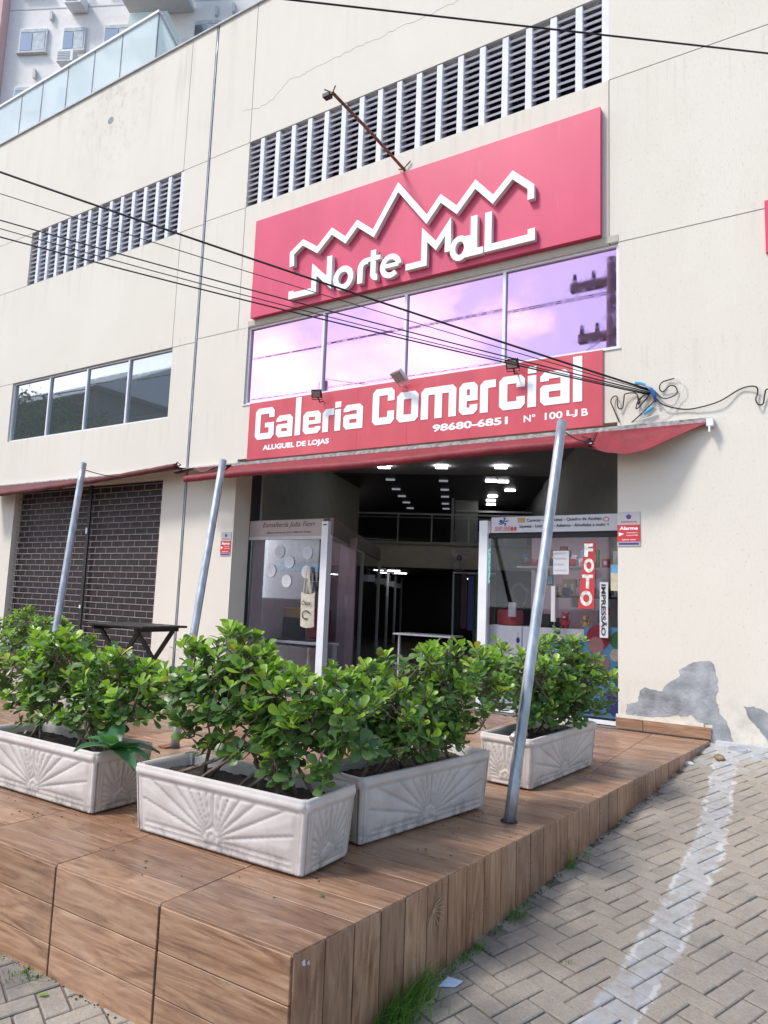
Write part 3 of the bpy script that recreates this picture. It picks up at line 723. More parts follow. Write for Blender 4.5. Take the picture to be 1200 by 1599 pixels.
raised('letter', stroke([(-2.80, 5.22), (-2.80, 4.93)] + arc(-2.745, 4.93, .055, .06, 190, 280, 5), .074)); raised('letter_bar', [[(-2.87, 5.085), (-2.70, 5.085), (-2.70, 5.14), (-2.87, 5.14)]], .003)
raised('letter', stroke(arc(-2.555, cz, .112, .115, 2, 312, 18), .066)); raised('letter_bar', [[(-2.64, 4.945), (-2.443, 4.945), (-2.443, 4.995), (-2.64, 4.995)]], .003)
raised('letter', stroke(arc(-1.655, cz, .088, .112, 0, 342, 19), .066, True)); raised('letter_stem', [[(-1.585, 4.84), (-1.52, 4.84), (-1.52, 5.085), (-1.585, 5.085)]], .003)

# ------------------------------------------------------------------ banner Galeria Comercial
bn = empty('red_gallery_banner', (-2.45, -.02, 2.84), 'red banner reading Galeria Comercial with phone number above the entrance', 'banner')
MB().box((-4.76, -.022, 2.835), (-.118, -.002, 3.592)).build('sheet', 'banner_red', bn)
for x in (-3.02, -2.33, -1.55): MB().box((x - .003, -.0235, 2.84), (x + .003, -.0222, 3.589)).build('seam', 'sign_red', bn)
def GL(ch, w, h, s, c):
    t = s * .92
    if ch in 'Cc': return [[(c, 0), (w - c, 0), (w, c), (w, .36 * h), (w - s, .36 * h), (w - s, t), (s, t), (s, h - t), (w - s, h - t), (w - s, .64 * h), (w, .64 * h), (w, h - c), (w - c, h), (c, h), (0, h - c), (0, c)]]
    if ch == 'G': return [[(c, 0), (w - c, 0), (w, c), (w, .52 * h), (.52 * w, .52 * h), (.52 * w, .37 * h), (w - s, .37 * h), (w - s, t), (s, t), (s, h - t), (w - s, h - t), (w - s, .68 * h), (w, .68 * h), (w, h - c), (w - c, h), (c, h), (0, h - c), (0, c)]]
    if ch == 'a': return [[(0, c), (c, 0), (w, 0), (w, h - c), (w - c, h), (c, h), (0, h - c), (0, .72 * h), (s, .72 * h), (s, h - t * .9), (w - s, h - t * .9), (w - s, .60 * h), (c * .6, .60 * h), (0, .60 * h - c * .6)], [(s, t * .9), (w - s, t * .9), (w - s, .40 * h), (s, .40 * h)]]
    if ch == 'o': return [[(c, 0), (w - c, 0), (w, c), (w, h - c), (w - c, h), (c, h), (0, h - c), (0, c)], [(s, t), (w - s, t), (w - s, h - t), (s, h - t)]]
    if ch == 'e': return [[(c, 0), (w - c, 0), (w, c), (w, .30 * h), (w - s, .30 * h), (w - s, t * .9), (s, t * .9), (s, .42 * h), (w, .42 * h), (w, h - c), (w - c, h), (c, h), (0, h - c), (0, c)], [(s, .60 * h), (w - s, .60 * h), (w - s, h - t * .9), (s, h - t * .9)]]
    if ch == 'r': return [[(0, 0), (s, 0), (s, h - t), (w, h - t), (w, h), (c, h), (0, h - c)]]
    if ch == 'm':
        a = (w - s) / 2
        return [[(0, 0), (s, 0), (s, h - t), (a, h - t), (a, 0), (a + s, 0), (a + s, h - t), (w - s, h - t), (w - s, 0), (w, 0), (w, h - c), (w - c, h), (c, h), (0, h - c)]]
    if ch in 'li': return [[(0, 0), (s, 0), (s, h), (0, h)]]
B0 = 3.088
for ch, x0, x1, h in (('G', -4.635, -4.315, .415), ('a', -4.275, -4.005, .285), ('l', -3.965, -3.87, .49), ('e', -3.835, -3.56, .285), ('r', -3.53, -3.36, .285), ('i', -3.345, -3.25, .265), ('a', -3.215, -2.935, .30),
                      ('C', -2.80, -2.50, .43), ('o', -2.465, -2.18, .35), ('m', -2.145, -1.705, .36), ('e', -1.67, -1.45, .355), ('r', -1.42, -1.24, .35), ('c', -1.20, -.915, .36), ('i', -.885, -.79, .335), ('a', -.75, -.445, .35), ('l', -.41, -.315, .465)):
    if x0 > -2.9: zz = 3.098
    else: zz = B0
    s = .092 if x0 > -2.9 else .088
    lp = GL(ch, x1 - x0, h, s, .045)
    MB().prism([[(x0 + u, zz + v) for u, v in L] for L in lp], facade(-.0275), (0, .0045, 0)).build('letter', 'sign_white', bn)
    if ch == 'i': MB().box((x0, -.0275, zz + h + .022), (x0 + s, -.023, zz + h + .095)).build('letter_dot', 'sign_white', bn)
text_part('98680-6851', 'phone_number', 'sign_white', bn, -1.99, 2.945, .89, .085, -.024, bold=.035)
for tx, x_, w_ in (('N°', -.925, .125), ('100', -.70, .185), ('LJ', -.475, .11), ('B', -.325, .065)): text_part(tx, 'address_number', 'sign_white', bn, x_, 2.948, w_, .075, -.024, bold=.025)
text_part('ALUGUEL DE LOJAS', 'slogan', 'sign_white', bn, -4.49, 2.922, 1.07, .088, -.024, bold=.045)

# red sign edge at far right
rs = empty('right_red_sign', (1.6, -.03, 4.1), 'edge of a red box sign at the right border of the picture', 'sign')
MB().box((1.315, -.035, 4.25), (2.6, -.003, 4.735)).build('panel', 'sign_red', rs)

# ------------------------------------------------------------------ floodlights
def flood(x, z, w, body, label, tilt, yaw):
    t = empty('floodlight', (x, -.03, z), label, 'lamp', 'floodlights above the gallery banner')
    fwd = Vector((math.sin(yaw) * math.cos(tilt), -math.cos(yaw) * math.cos(tilt), -math.sin(tilt))); side = Vector((math.cos(yaw), math.sin(yaw), 0)); up = side.cross(fwd) * -1
    c = Vector((x, -.17, z + .04))
    m = MB(); m.obox(c, (w / 2, .02, w * .40), side, fwd, up); m.build('housing', body, t)
    m = MB(); m.obox(c + fwd * .022, (w * .40, .004, w * .30), side, fwd, up); m.build('lens', 'lamp_glass', t)
    m = MB(); m.tube([(x, -.03, z - .02), (x, -.10, z - .05), tuple(c - up * w * .3 - fwd * .02)], .008, 6); m.tube([tuple(c - side * w * .52 - up * w * .1), tuple(c - side * w * .52 - up * w * .62), tuple(c + side * w * .52 - up * w * .62), tuple(c + side * w * .52 - up * w * .1)], .006, 5)
    m.build('bracket', body, t)
flood(-3.53, 3.50, .12, 'black_rubber', 'small black square floodlight at the left over the word Galeria', R(35), R(25))
flood(-2.36, 3.55, .19, 'aluminium', 'larger silver floodlight over the start of the word Comercial', R(48), R(-25))
flood(-1.00, 3.50, .13, 'black_rubber', 'small black square floodlight over the word Comercial at the right mullion', R(35), R(5))

# rusty lamp arm above the sign
ar = empty('sign_lamp_arm', (-2.49, -.01, 6.2), 'rusty arm reaching out over the red sign with a small lamp at its tip', 'lamp arm')
tip = Vector((-2.62, -1.30, 6.42))
MB().tube([(-2.49, 0, 6.22), tuple(Vector((-2.49, 0, 6.22)).lerp(tip, .5) + Vector((0, 0, .015))), tuple(tip)], .018, 8).build('arm', 'rust', ar, smooth=True)
MB().tube([(-2.40, -.02, 6.30), (-2.49, -.03, 6.22), (-2.47, -.02, 6.13)], .008, 5).tube([(-2.56, -.02, 6.24), (-2.49, -.04, 6.21)], .01, 5).build('bracket', 'rust', ar)
m = MB(); m.obox(tip + Vector((-.05, -.02, -.035)), (.042, .035, .02), (1, 0, 0), (0, 1, 0), (0, 0, 1)); m.build('lamp_head', 'black_rubber', ar)
m = MB(); m.tube([tuple(tip + Vector((-.09, -.03, .05))), tuple(tip), tuple(tip + Vector((.05, -.02, .05)))], .008, 5); m.build('clamp', 'rust', ar)
MB().tube([(-2.49, -.006, 6.2), (-2.497, -.006, 6.17), (-2.488, -.004, 6.145)], .006, 5).build('cable', 'black_rubber', ar)

# ------------------------------------------------------------------ awnings
def cloth(name, rows, mat, parent):
    m = MB(); n = len(rows[0])
    for r_ in rows: m.v += [Vector(p) for p in r_]
    for i in range(len(rows) - 1):
        for j in range(n - 1): m.f.append((i * n + j, i * n + j + 1, (i + 1) * n + j + 1, (i + 1) * n + j)); m.mi.append(0)
    o = m.build(name, mat, parent, smooth=True)
    md = o.modifiers.new('thickness', 'SOLIDIFY'); md.thickness = .003
    return o
aw = empty('red_awning', (-2.3, -.1, 2.78), 'worn red canvas awning rolled up under the gallery banner', 'awning')
m = MB().box((-5.12, -.055, 2.762), (.86, -.03, 2.79)).box((-5.12, -.030, 2.785), (.86, -.003, 2.812)); m.build('wall_rail', 'dirty_rail', aw)
MB().box((.815, -.10, 2.72), (.87, -.01, 2.79)).tube([(.84, -.09, 2.73), (.84, -.10, 2.66)], .009, 6).build('crank_bracket', 'white_metal', aw)
rw = random.Random(11)
rows = []
N = 90
for i in range(N + 1):
    x = -5.05 + (4.90) * i / N; zb = 2.545 + .03 * (i / N) + .0; jit = noise.noise(Vector((x * 2.3, 0, 0))) * .018
    row = []
    for t in range(7):
        t /= 6; y = -.06 - .34 * t; z = 2.765 - (2.765 - zb - .045) * t - .035 * math.sin(math.pi * t) + jit * math.sin(math.pi * t) * 1.2
        row.append((x, y, z))
    rows.append(row)
cloth('canvas', rows, 'canvas', aw)
pts = [(-5.47 + 5.33 * i / 60, -.40 + noise.noise(Vector((i * .4, 3, 0))) * .006, 2.560 + .012 * math.sin(i * .15) + (.028 * (i / 60)) + noise.noise(Vector((i * .5, 0, 0))) * .006) for i in range(61)]
MB().tube(pts, [.045 + .007 * noise.noise(Vector((i * .7, 7, 0))) for i in range(61)], 10).build('rolled_hem', 'canvas', aw, smooth=True)
# swooping right end
rows = []
low = [(-.14, -.40, 2.545), (0.02, -.385, 2.487), (.20, -.35, 2.462), (.36, -.29, 2.505), (.52, -.20, 2.60), (.67, -.12, 2.685), (.82, -.06, 2.758)]
for i in range(25):
    t = i / 24 * 6; a = min(5, int(t)); f = t - a; p = Vector(low[a]).lerp(Vector(low[a + 1]), f); q = Vector((-.15 + 1.0 * i / 24, -.055, 2.765))
    rows.append([tuple(q.lerp(p, s / 6) + Vector((0, 0, -.02 * math.sin(math.pi * s / 6)))) for s in range(7)])
cloth('loose_flap', rows, 'canvas', aw)
MB().tube([(-.16, -.39, 2.60), (-.2, -.41, 2.65), (-.13, -.40, 2.62), (-.09, -.41, 2.57), (-.17, -.42, 2.56), (-.12, -.41, 2.63)], .009, 5).build('tie_rope', 'dark_cloth', aw)
MB().box((-.20, -.41, 2.57), (-.11, -.39, 2.585)).build('hem_bracket', 'aluminium', aw)
aw2 = empty('left_red_awning', (-7.8, -.1, 2.8), 'rolled red awning with shade put into its colour, sagging above the brick pattern shutter at left', 'awning')
pts = [(-10.6 + 4.93 * i / 60, -.40, 2.555 + .195 * (i / 60) - .05 * math.sin(math.pi * i / 60) * .6 + noise.noise(Vector((i * .4, 9, 0))) * .008) for i in range(61)]
MB().tube(pts, [.038 + .008 * noise.noise(Vector((i * .6, 2, 0))) for i in range(61)], 10).build('rolled_hem', 'canvas_shaded', aw2, smooth=True)
rows = [[(x, -.06 - .34 * t / 5, z0 + (2.79 - z0) * (1 - t / 5) - .02 * math.sin(math.pi * t / 5)) for t in range(6)] for x, _, z0 in pts]
cloth('canvas', rows, 'canvas_shaded', aw2)
MB().tube([(-5.70, -.40, 2.75), (-5.66, -.39, 2.80), (-5.60, -.38, 2.77), (-5.68, -.40, 2.72), (-5.6, -.36, 2.70)], .012, 5).build('tie_rope', 'dark_cloth', aw2)
MB().box((-10.6, -.05, 2.775), (-5.25, -.003, 2.81)).build('wall_rail', 'aluminium', aw2)
rows = [[(-5.75 + .75 * i / 10, -.05 - .33 * t / 5, 2.79 - (.12 + .03 * math.sin(i)) * t / 5) for t in range(6)] for i in range(11)]
cloth('canvas_end', rows, 'canvas_shaded', aw2)

# ------------------------------------------------------------------ leaning poles
def pole(base, top, label, r=.030):
    t = empty('steel_pole', base, label, 'pole', 'galvanised poles leaning on the deck')
    b, p = Vector(base), Vector(top)
    m = MB(); d = (p - b).normalized(); n = 24; k = 12
    m.tube([tuple(b.lerp(p, i / k)) for i in range(k + 1)], r, n); o = m.build('shaft', 'galv', t, smooth=False)
    for f in o.data.polygons: f.use_smooth = len(f.vertices) == 4
    MB().tube([tuple(p - d * .004), tuple(p + d * .0015)], r * .86, 16).build('pipe_mouth', 'dark_void', t)
    c = b + Vector((0, 0, .002)); MB().prism([arc(c.x, c.y, r * 1.45, r * 1.35, 0, 345, 23)], lambda u, v: (u, v, .004), (0, 0, -.003)).build('floor_hole', 'grout_dark', t)
    return t
t = pole((.323, -3.304, -.02), (.346, -2.6, 2.225), 'galvanised steel pole leaning from the deck edge in front of the print shop')
MB().tube(sagline((.35, -2.63, 2.17), (-.12, -.41, 2.60), .03, 10), .005, 5).build('tie_rope', 'dark_cloth', t)
t = pole((-2.211, -3.232, -.02), (-2.56, -2.6, 2.19), 'galvanised steel pole leaning behind the front bush at the middle left')
MB().box((-2.30, -3.30, .004), (-2.22, -3.17, .012)).build('foot_plate', 'rust', t)
t = pole((-4.00, -3.10, -.02), (-4.43, -2.62, 2.295), 'galvanised steel pole leaning in front of the brick pattern shutter')
MB().tube(sagline((-4.43, -2.63, 2.24), (-6.6, -.42, 2.66), .03, 10), .005, 5).build('tie_rope', 'dark_cloth', t)

# ------------------------------------------------------------------ planters
HZ = .284
def planter_mesh():
    LX, LY = .478, .160; TX, TY = .022, .018; rc = .022
    per = []
    def face(n, tag_): return [(tag_, -1 + 2 * i / n) for i in range(n + 1)]
    NXs, NYs = 96, 36
    for tg, n in (('f', NXs), ('r', NYs), ('b', NXs), ('l', NYs)): per += face(n, tg)
    NZ = 40; v = []; gr = []
    def height(u, hh, half):
        g = 0.0; pan = half - .055
        z = hh; r = math.hypot(u, z - .045); th = math.degrees(math.atan2(z - .045, u))
        d = 0.0
        inside = abs(u) < pan - .006 and .022 < z < .232
        if inside and r > .042 and z > .04:
            nr = 15; a = th / (180 / (nr - 1)) ; fr = abs(a - round(a)) * R(180 / (nr - 1)) * r
            w = .0042; g = math.exp(-(fr / w) ** 2); d -= .0078 * g
            fr2 = abs(abs(a - math.floor(a)) - .5) * R(180 / (nr - 1)) * r; d += .0025 * math.exp(-(fr2 / .018) ** 2)
        if .026 < r < .042 and z > .03: d += .005
        if r < .017 and z > .03: d += .004; g = max(g, .3)
        for q, w in ((pan, .004), (pan + .017, .004), (pan + .034, .004)):
            e = math.exp(-((abs(u) - q) / w) ** 2); 
            if z < .238: d -= .0045 * e; g = max(g, e * .8)
        e = math.exp(-((z - .236) / .004) ** 2) * (abs(u) < pan + .02); d -= .005 * e; g = max(g, e * .7)
        e = math.exp(-((z - .022) / .004) ** 2) * (abs(u) < pan); d -= .004 * e; g = max(g, e * .7)
        if z > .243: d += .008 * math.sin(min(1, (z - .243) / .03) * math.pi * .5) + .003 * math.sin((z - .243) / .041 * math.pi * 2)
        return d, g
    for iz in range(NZ + 1):
        t = iz / NZ; z = HZ * t; hx, hy = LX + TX * t, LY + TY * t
        for tg, s in per:
            half = hx if tg in 'fb' else hy
            u = s * half; d, g = height(u, z, half)
            k = max(0, abs(u) - (half - rc)); back = rc - math.sqrt(max(0, rc * rc - k * k)) if k > 0 else 0
            if k > 0: d *= max(0, 1 - k / rc)
            if t > .97: d -= .006
            o = (hy if tg in 'fb' else hx) + d - back * .999
            if k > 0: u = math.copysign(min(abs(u), half), u)
            p = {'f': (u, -o), 'r': (o, u), 'b': (-u, o), 'l': (-o, -u)}[tg]
            v.append((p[0], p[1], z - HZ / 2)); gr.append(g)
    n = len(per); f = []
    for iz in range(NZ):
        for j in range(n):
            q = (j + 1) % n; f.append((iz * n + j, iz * n + q, (iz + 1) * n + q, (iz + 1) * n + j))
    # rounded lip and inner wall
    k0 = NZ * n
    for (ins, z) in ((.010, HZ + .004), (.022, HZ + .001), (.028, HZ - .02), (.036, HZ - .09)):
        k1 = len(v); hx, hy = LX + TX - ins, LY + TY - ins
        for tg, s in per:
            half = hx if tg in 'fb' else hy; u = s * half
            kk = max(0, abs(u) - (half - rc)); back = rc - math.sqrt(max(0, rc * rc - kk * kk))
            o = (hy if tg in 'fb' else hx) - back; p = {'f': (u, -o), 'r': (o, u), 'b': (-u, o), 'l': (-o, -u)}[tg]
            v.append((p[0], p[1], z - HZ / 2)); gr.append(0)
        for j in range(n):
            q = (j + 1) % n; f.append((k0 + j, k0 + q, k1 + q, k1 + j))
        k0 = k1
    k1 = len(v); f.append(tuple(reversed(range(n))))
    me = bpy.data.meshes.new('planter_box'); me.from_pydata(v, [], f); me.materials.append(M['planter'])
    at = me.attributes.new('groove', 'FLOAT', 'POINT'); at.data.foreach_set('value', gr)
    me.polygons.foreach_set('use_smooth', [True] * len(me.polygons)); me.update(); return me
PM = planter_mesh()
sm = MB(); nx, ny = 40, 14
for j in range(ny + 1):
    for i in range(nx + 1):
        x = -.485 + .97 * i / nx; y = -.158 + .316 * j / ny; sm.v.append(Vector((x, y, .015 * noise.noise(Vector((x * 14, y * 14, 0))) + .012 * noise.noise(Vector((x * 40, y * 40, 2))))))
for j in range(ny):
    for i in range(nx): sm.f.append((j * (nx + 1) + i, j * (nx + 1) + i + 1, (j + 1) * (nx + 1) + i + 1, (j + 1) * (nx + 1) + i)); sm.mi.append(0)
SOIL = sm.mesh('soil', 'soil', True)
foot = cbox_mesh('foot', .05, .16, .012, 'grout_dark', .002)
def planter(cx, cy, rot, label):
    t = empty('planter', (cx, cy, 0), label, 'planter', 'cast stone planters on the deck'); t.rotation_euler = (0, 0, rot)
    for nm, me, z in (('planter_box', PM, .012 + HZ / 2), ('soil', SOIL, .012 + .232)):
        o = bpy.data.objects.new(nm, me); COL.objects.link(o); o.parent = t; o.location = (0, 0, z)
    for sx in (-.38, .38):
        o = bpy.data.objects.new('foot', foot); COL.objects.link(o); o.parent = t; o.location = (sx, 0, .007)
    return t
PLT = {'B': (-.497, -4.385, R(.6)), 'A': (-1.785, -4.385, R(0)), 'C': (-.116, -3.60, R(79.5)), 'D': (.085, -2.19, R(84.5)), 'E': (-4.35, -2.75, R(5))}
planter(*PLT['B'], 'whitish sunburst planter nearest the front edge of the deck, under the tallest bush')
planter(*PLT['A'], 'whitish sunburst planter at the left border holding the broad leaved agave')
planter(*PLT['C'], 'whitish sunburst planter turned sideways just behind the front one')
planter(*PLT['D'], 'whitish sunburst planter behind the leaning pole near the print shop')
planter(*PLT['E'], 'whitish sunburst planter hidden at far left behind the other bushes')

# ------------------------------------------------------------------ bushes
def leaf_mesh(name, mat, wid=.56, cup=.12, curl=.10):
    v, f = [], []; prof = [(0, .03), (.18, .22), (.40, .62), (.62, .92), (.80, 1.0), (.93, .78), (1.0, .38)]
    for i, (t, w) in enumerate(prof):
        hw = wid / 2 * w
        for s in (-1, 0, 1): v.append((t, s * hw, (cup * abs(s) * w * .5) - curl * t * t))
    for i in range(len(prof) - 1):
        for s in (0, 1): a = i * 3 + s; f.append((a, a + 3, a + 4, a + 1))
    me = bpy.data.meshes.new(name); me.from_pydata(v, [], f); me.materials.append(M[mat])
    me.polygons.foreach_set('use_smooth', [True] * len(me.polygons)); me.update(); return me
LV = {'y': [leaf_mesh('leaf', 'young_leaf', .58, .16, .06), leaf_mesh('leaf', 'young_leaf', .64, .10, -.05), leaf_mesh('leaf', 'young_leaf', .52, .2, .15)],
      'o': [leaf_mesh('leaf', 'old_leaf', .60, .12, .12), leaf_mesh('leaf', 'old_leaf', .66, .06, .2), leaf_mesh('leaf', 'old_leaf', .55, .15, .05)]}
CAMP = Vector((1.777, -6.855, 1.0875))
def bush(label, base, rot, clumps, ntips, seed, nind=235, leafs=.062, nstem=11, span=.40):
    q = random.Random(seed); cs, sn = math.cos(rot), math.sin(rot)
    t = empty('bush', (base[0], base[1], .24), label, 'bush', 'round leaved bushes in the planters')
    def soilp():
        a, b = q.uniform(-span, span), q.uniform(-.07, .07); return Vector((base[0] + a * cs - b * sn, base[1] + a * sn + b * cs, .235))
    roots = [soilp() for _ in range(nstem)]
    nodes = []
    tot = sum(c[6] for c in clumps)
    def pick(shell=True):
        w = q.random() * tot
        for c in clumps:
            w -= c[6]
            if w <= 0: break
        while True:
            d = Vector((q.gauss(0, 1), q.gauss(0, 1), q.gauss(0, 1))).normalized()
            if d.z > -.75 or q.random() < .25: break
        r = (q.uniform(.78, 1.08) if shell else q.uniform(.2, .8))
        ctr = Vector(c[:3])
        return ctr + Vector((d.x * c[3], d.y * c[4], d.z * c[5])) * r, d, ctr
    stems = []
    for i, b in enumerate(roots):
        p, d, c = pick(False); p = Vector((p.x * .75 + b.x * .25, p.y * .75 + b.y * .25, max(.42, p.z * .95)))
        mid = b.lerp(p, .5) + Vector((q.uniform(-.06, .06), q.uniform(-.05, .05), q.uniform(-.02, .05)))
        pts = []
        for k in range(7):
            s = k / 6; pts.append(b * (1 - s) ** 2 + mid * 2 * s * (1 - s) + p * s * s + Vector((q.uniform(-.008, .008), q.uniform(-.008, .008), 0)))
        MB().tube(pts, [.0095 - .0008 * k for k in range(7)], 6).build('stem', 'stem_bark', t, smooth=True)
        nodes += pts[3:]
    tw = MB(); leaves = []
    for i in range(ntips):
        shell = q.random() < .80; p, d, ctr = pick(shell)
        if p.z < .33: p.z = .33 + q.random() * .1
        nd = min(nodes, key=lambda n_: (n_ - p).length + q.uniform(0, .12))
        side = Vector((q.uniform(-.04, .04), q.uniform(-.04, .04), q.uniform(-.06, 0)))
        mid = nd.lerp(p, .55) + side
        cur = [nd, nd.lerp(mid, .6), mid.lerp(p, .4) + side * .2, p]
        tw.tube(cur, [.0045, .0038, .003, .0024], 4, caps=False)
        if q.random() < .5: nodes.append(mid)
        ax = (d * .55 + Vector((0, 0, .85)) + Vector((q.uniform(-.3, .3), q.uniform(-.3, .3), 0))).normalized()
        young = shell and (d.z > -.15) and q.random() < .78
        nl = q.randint(5, 8); s1 = ax.orthogonal().normalized(); s2 = ax.cross(s1); ph = q.uniform(0, 6.28)
        for k in range(nl):
            a = ph + k * 2.4; ring = k / nl; spread = 0.35 + .85 * (1 - ring) if young else .6 + .8 * (1 - ring)
            out = s1 * math.cos(a) + s2 * math.sin(a); dr = (ax * math.cos(spread) + out * math.sin(spread)).normalized()
            pos = p - ax * (.030 * (1 - ring)) + out * .003
            size = leafs * q.uniform(.58, 1.18) * (1.0 if ring < .7 else .72)
            nrm = (ax - dr * ax.dot(dr)); nrm = nrm.normalized() if nrm.length > .05 else out
            y = nrm.cross(dr).normalized(); z = dr.cross(y).normalized()
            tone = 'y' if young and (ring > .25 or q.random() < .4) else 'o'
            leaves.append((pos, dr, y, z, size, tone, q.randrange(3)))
        # paired leaves down the twig
        for k in range(q.randint(1, 4)):
            s = q.uniform(.45, .95); pos = mid.lerp(p, s) if s > .5 else nd.lerp(p, s); out = Vector((q.uniform(-1, 1), q.uniform(-1, 1), q.uniform(-.2, .7))).normalized()
            y = out.orthogonal().normalized(); z = out.cross(y)
            if z.z < 0: z, y = -z, -y
            leaves.append((pos, out, y, z, leafs * q.uniform(.7, 1.1), 'o', q.randrange(3)))
    tag(tw.build('twig', 'stem_bark', t, smooth=True), kind='stuff')
    leaves = [l for l in leaves if l[0].z > .27]
    cc = sum((l[0] for l in leaves), Vector()) / len(leaves)
    vd = (CAMP - cc).normalized(); leaves.sort(key=lambda l: -((l[0] - cc).dot(vd)))
    # nearest leaves are objects
    st = MB(); nm = 0
    for i, (pos, x, y, z, s, tone, k) in enumerate(leaves):
        mt = Matrix((x * s, y * s, z * s)).transposed().to_4x4(); mt.translation = pos; me = LV[tone][k]
        if i < nind:
            o = bpy.data.objects.new('leaf', me); COL.objects.link(o); o.parent = t
            mt.translation = pos - WORLD[t.name]; o.matrix_local = mt
        else: st.add([mt @ v.co for v in me.vertices], [tuple(p.vertices) for p in me.polygons], 0 if tone == 'y' else 1)
    tag(st.build('foliage', ['young_leaf', 'old_leaf'], t, smooth=True), kind='stuff')
    return t
# clumps: x, y, z, rx, ry, rz, weight
bush('tallest round leaved bush, in the planter nearest the front edge', PLT['B'], PLT['B'][2],
     [(-.52, -4.40, .70, .22, .17, .24, 3), (-.78, -4.40, .66, .19, .17, .22, 2), (-.22, -4.38, .60, .24, .17, .22, 3), (.03, -4.36, .62, .15, .14, .20, 1.6), (-.5, -4.4, .46, .36, .15, .16, 2.2), (-.15, -4.38, .45, .2, .15, .15, .9)], 300, 21, leafs=.066)
bush('wide flat topped round leaved bush at the left border above the agave', PLT['A'], 0,
     [(-2.25, -4.38, .62, .28, .18, .22, 2.4), (-1.85, -4.38, .62, .28, .18, .22, 2.6), (-1.45, -4.38, .60, .28, .17, .20, 2.6), (-1.22, -4.40, .56, .16, .15, .17, 1.2), (-1.8, -4.40, .46, .5, .15, .16, 2)], 320, 22, leafs=.062)
bush('dense round leaved bush in the sideways planter between the tallest one and the pole', PLT['C'], PLT['C'][2],
     [(-.30, -3.85, .58, .22, .22, .20, 2), (-.05, -3.62, .64, .25, .25, .22, 3), (.12, -3.40, .66, .24, .24, .21, 2.6), (-.10, -3.90, .52, .22, .2, .18, 1.8), (-.02, -3.6, .46, .18, .36, .15, 2.4)], 350, 23, leafs=.060)
bush('darker round leaved bush in the planter behind the leaning pole', PLT['D'], PLT['D'][2],
     [(-.02, -2.45, .62, .25, .24, .24, 2.2), (.18, -2.15, .66, .27, .27, .25, 3), (.30, -2.0, .56, .20, .26, .25, 2), (.12, -2.2, .45, .2, .36, .16, 2)], 330, 24, leafs=.060, nind=120)
bush('clipped round leaved bush at far left in front of the shutter', PLT['E'], PLT['E'][2],
     [(-4.85, -2.75, .62, .32, .2, .24, 2), (-4.45, -2.75, .60, .30, .2, .24, 2), (-4.15, -2.75, .52, .2, .18, .22, 1.2), (-5.3, -2.6, .62, .3, .2, .24, 1.5)], 300, 25, leafs=.052, nind=0)
# agave-like plant
ag = empty('agave_plant', (-1.27, -4.43, .25), 'broad leaved blue green agave at the right end of the left planter', 'plant')
qa = random.Random(4)
for k in range(11):
    a = k * 2.4 + .4; el = R([15, 35, 55, 25, 45, 10, 60, 30, 20, 50, 40][k]); L = .20 + .05 * qa.random()
    d0 = Vector((math.cos(a) * math.cos(el), math.sin(a) * math.cos(el), math.sin(el))); side = Vector((-math.sin(a), math.cos(a), 0))
    m = MB(); b0 = Vector((-1.24, -4.50, .31))
    for i in range(9):
        s = i / 8; p = b0 + d0 * L * s + Vector((0, 0, -.10 * s * s)); w = .040 * math.sin(math.pi * min(1, .16 + s * .84)) ** .7 + .001
        up = side.cross(d0) * -1
        m.v += [p - side * w + up * .014, p, p + side * w + up * .014]
    for i in range(8):
        for j in (0, 1): m.f.append((i * 3 + j, i * 3 + 3 + j, i * 3 + 4 + j, i * 3 + 1 + j)); m.mi.append(0)
    o = m.build('leaf_blade', 'agave_leaf', ag, smooth=True)
bottle = empty('plastic_bottle', (.10, -2.52, .26), 'clear plastic bottle bottom lying in the soil of the planter behind the pole', 'bottle')
MB().tube([(.10, -2.72, .30), (.10, -2.66, .30), (.10, -2.55, .30)], [.022, .032, .032], 14).build('bottle_body', 'aluminium', bottle, smooth=True)

# ------------------------------------------------------------------ grass and litter
gb = MB(); qg = random.Random(9)
def tuft(x, y, n, h, spread=.03):
    for _ in range(n):
        bx, by = x + qg.gauss(0, spread), y + qg.gauss(0, spread * 1.3); bz = gz(by) - .004
        if by > -4.99 and bx < edge_x(by) + .006: bx = edge_x(by) + .008
        a = qg.uniform(-1.3, 1.3); d = Vector((math.cos(a), math.sin(a), 0)); L = h * qg.uniform(.4, 1.1); w = .0022; sd = Vector((-d.y, d.x, 0)) * w; ln = qg.uniform(.2, 1.0)
        k = len(gb.v)
        for i in range(5):
            s = i / 4; p = Vector((bx, by, bz)) + d * L * ln * s * s + Vector((0, 0, L * s * (1 - .35 * s * ln))); ww = 1 - s * .9
            gb.v += [p - sd * ww, p + sd * ww]
        for i in range(4): gb.f.append((k + 2 * i, k + 2 * i + 1, k + 2 * i + 3, k + 2 * i + 2)); gb.mi.append(0)
for x, y, n, h, s in ((.41, -4.50, 260, .14, .04), (.41, -4.36, 220, .13, .035), (.40, -4.62, 90, .10, .035), (.44, -4.15, 35, .05, .02), (.45, -4.05, 30, .05, .015), (.50, -3.62, 80, .065, .022), (.46, -3.95, 50, .05, .02), (.50, -3.5, 14, .05, .015), (.55, -3.0, 40, .11, .018), (.58, -2.85, 14, .07, .02),
                      (.80, -3.85, 10, .04, .01), (-.98, -5.03, 70, .03, .03), (-.9, -5.04, 30, .03, .025), (-1.18, -5.03, 30, .025, .02)):
    tuft(x, y, n, h, s)
for i in range(110): yy = qg.uniform(-5, -2.0); tuft(edge_x(yy) + .02, yy, 4, .025, .012)
tag(gb.build('grass', 'grass_blade'), 'green grass and weeds growing along the foot of the deck', 'grass', kind='stuff')
dt = MB()
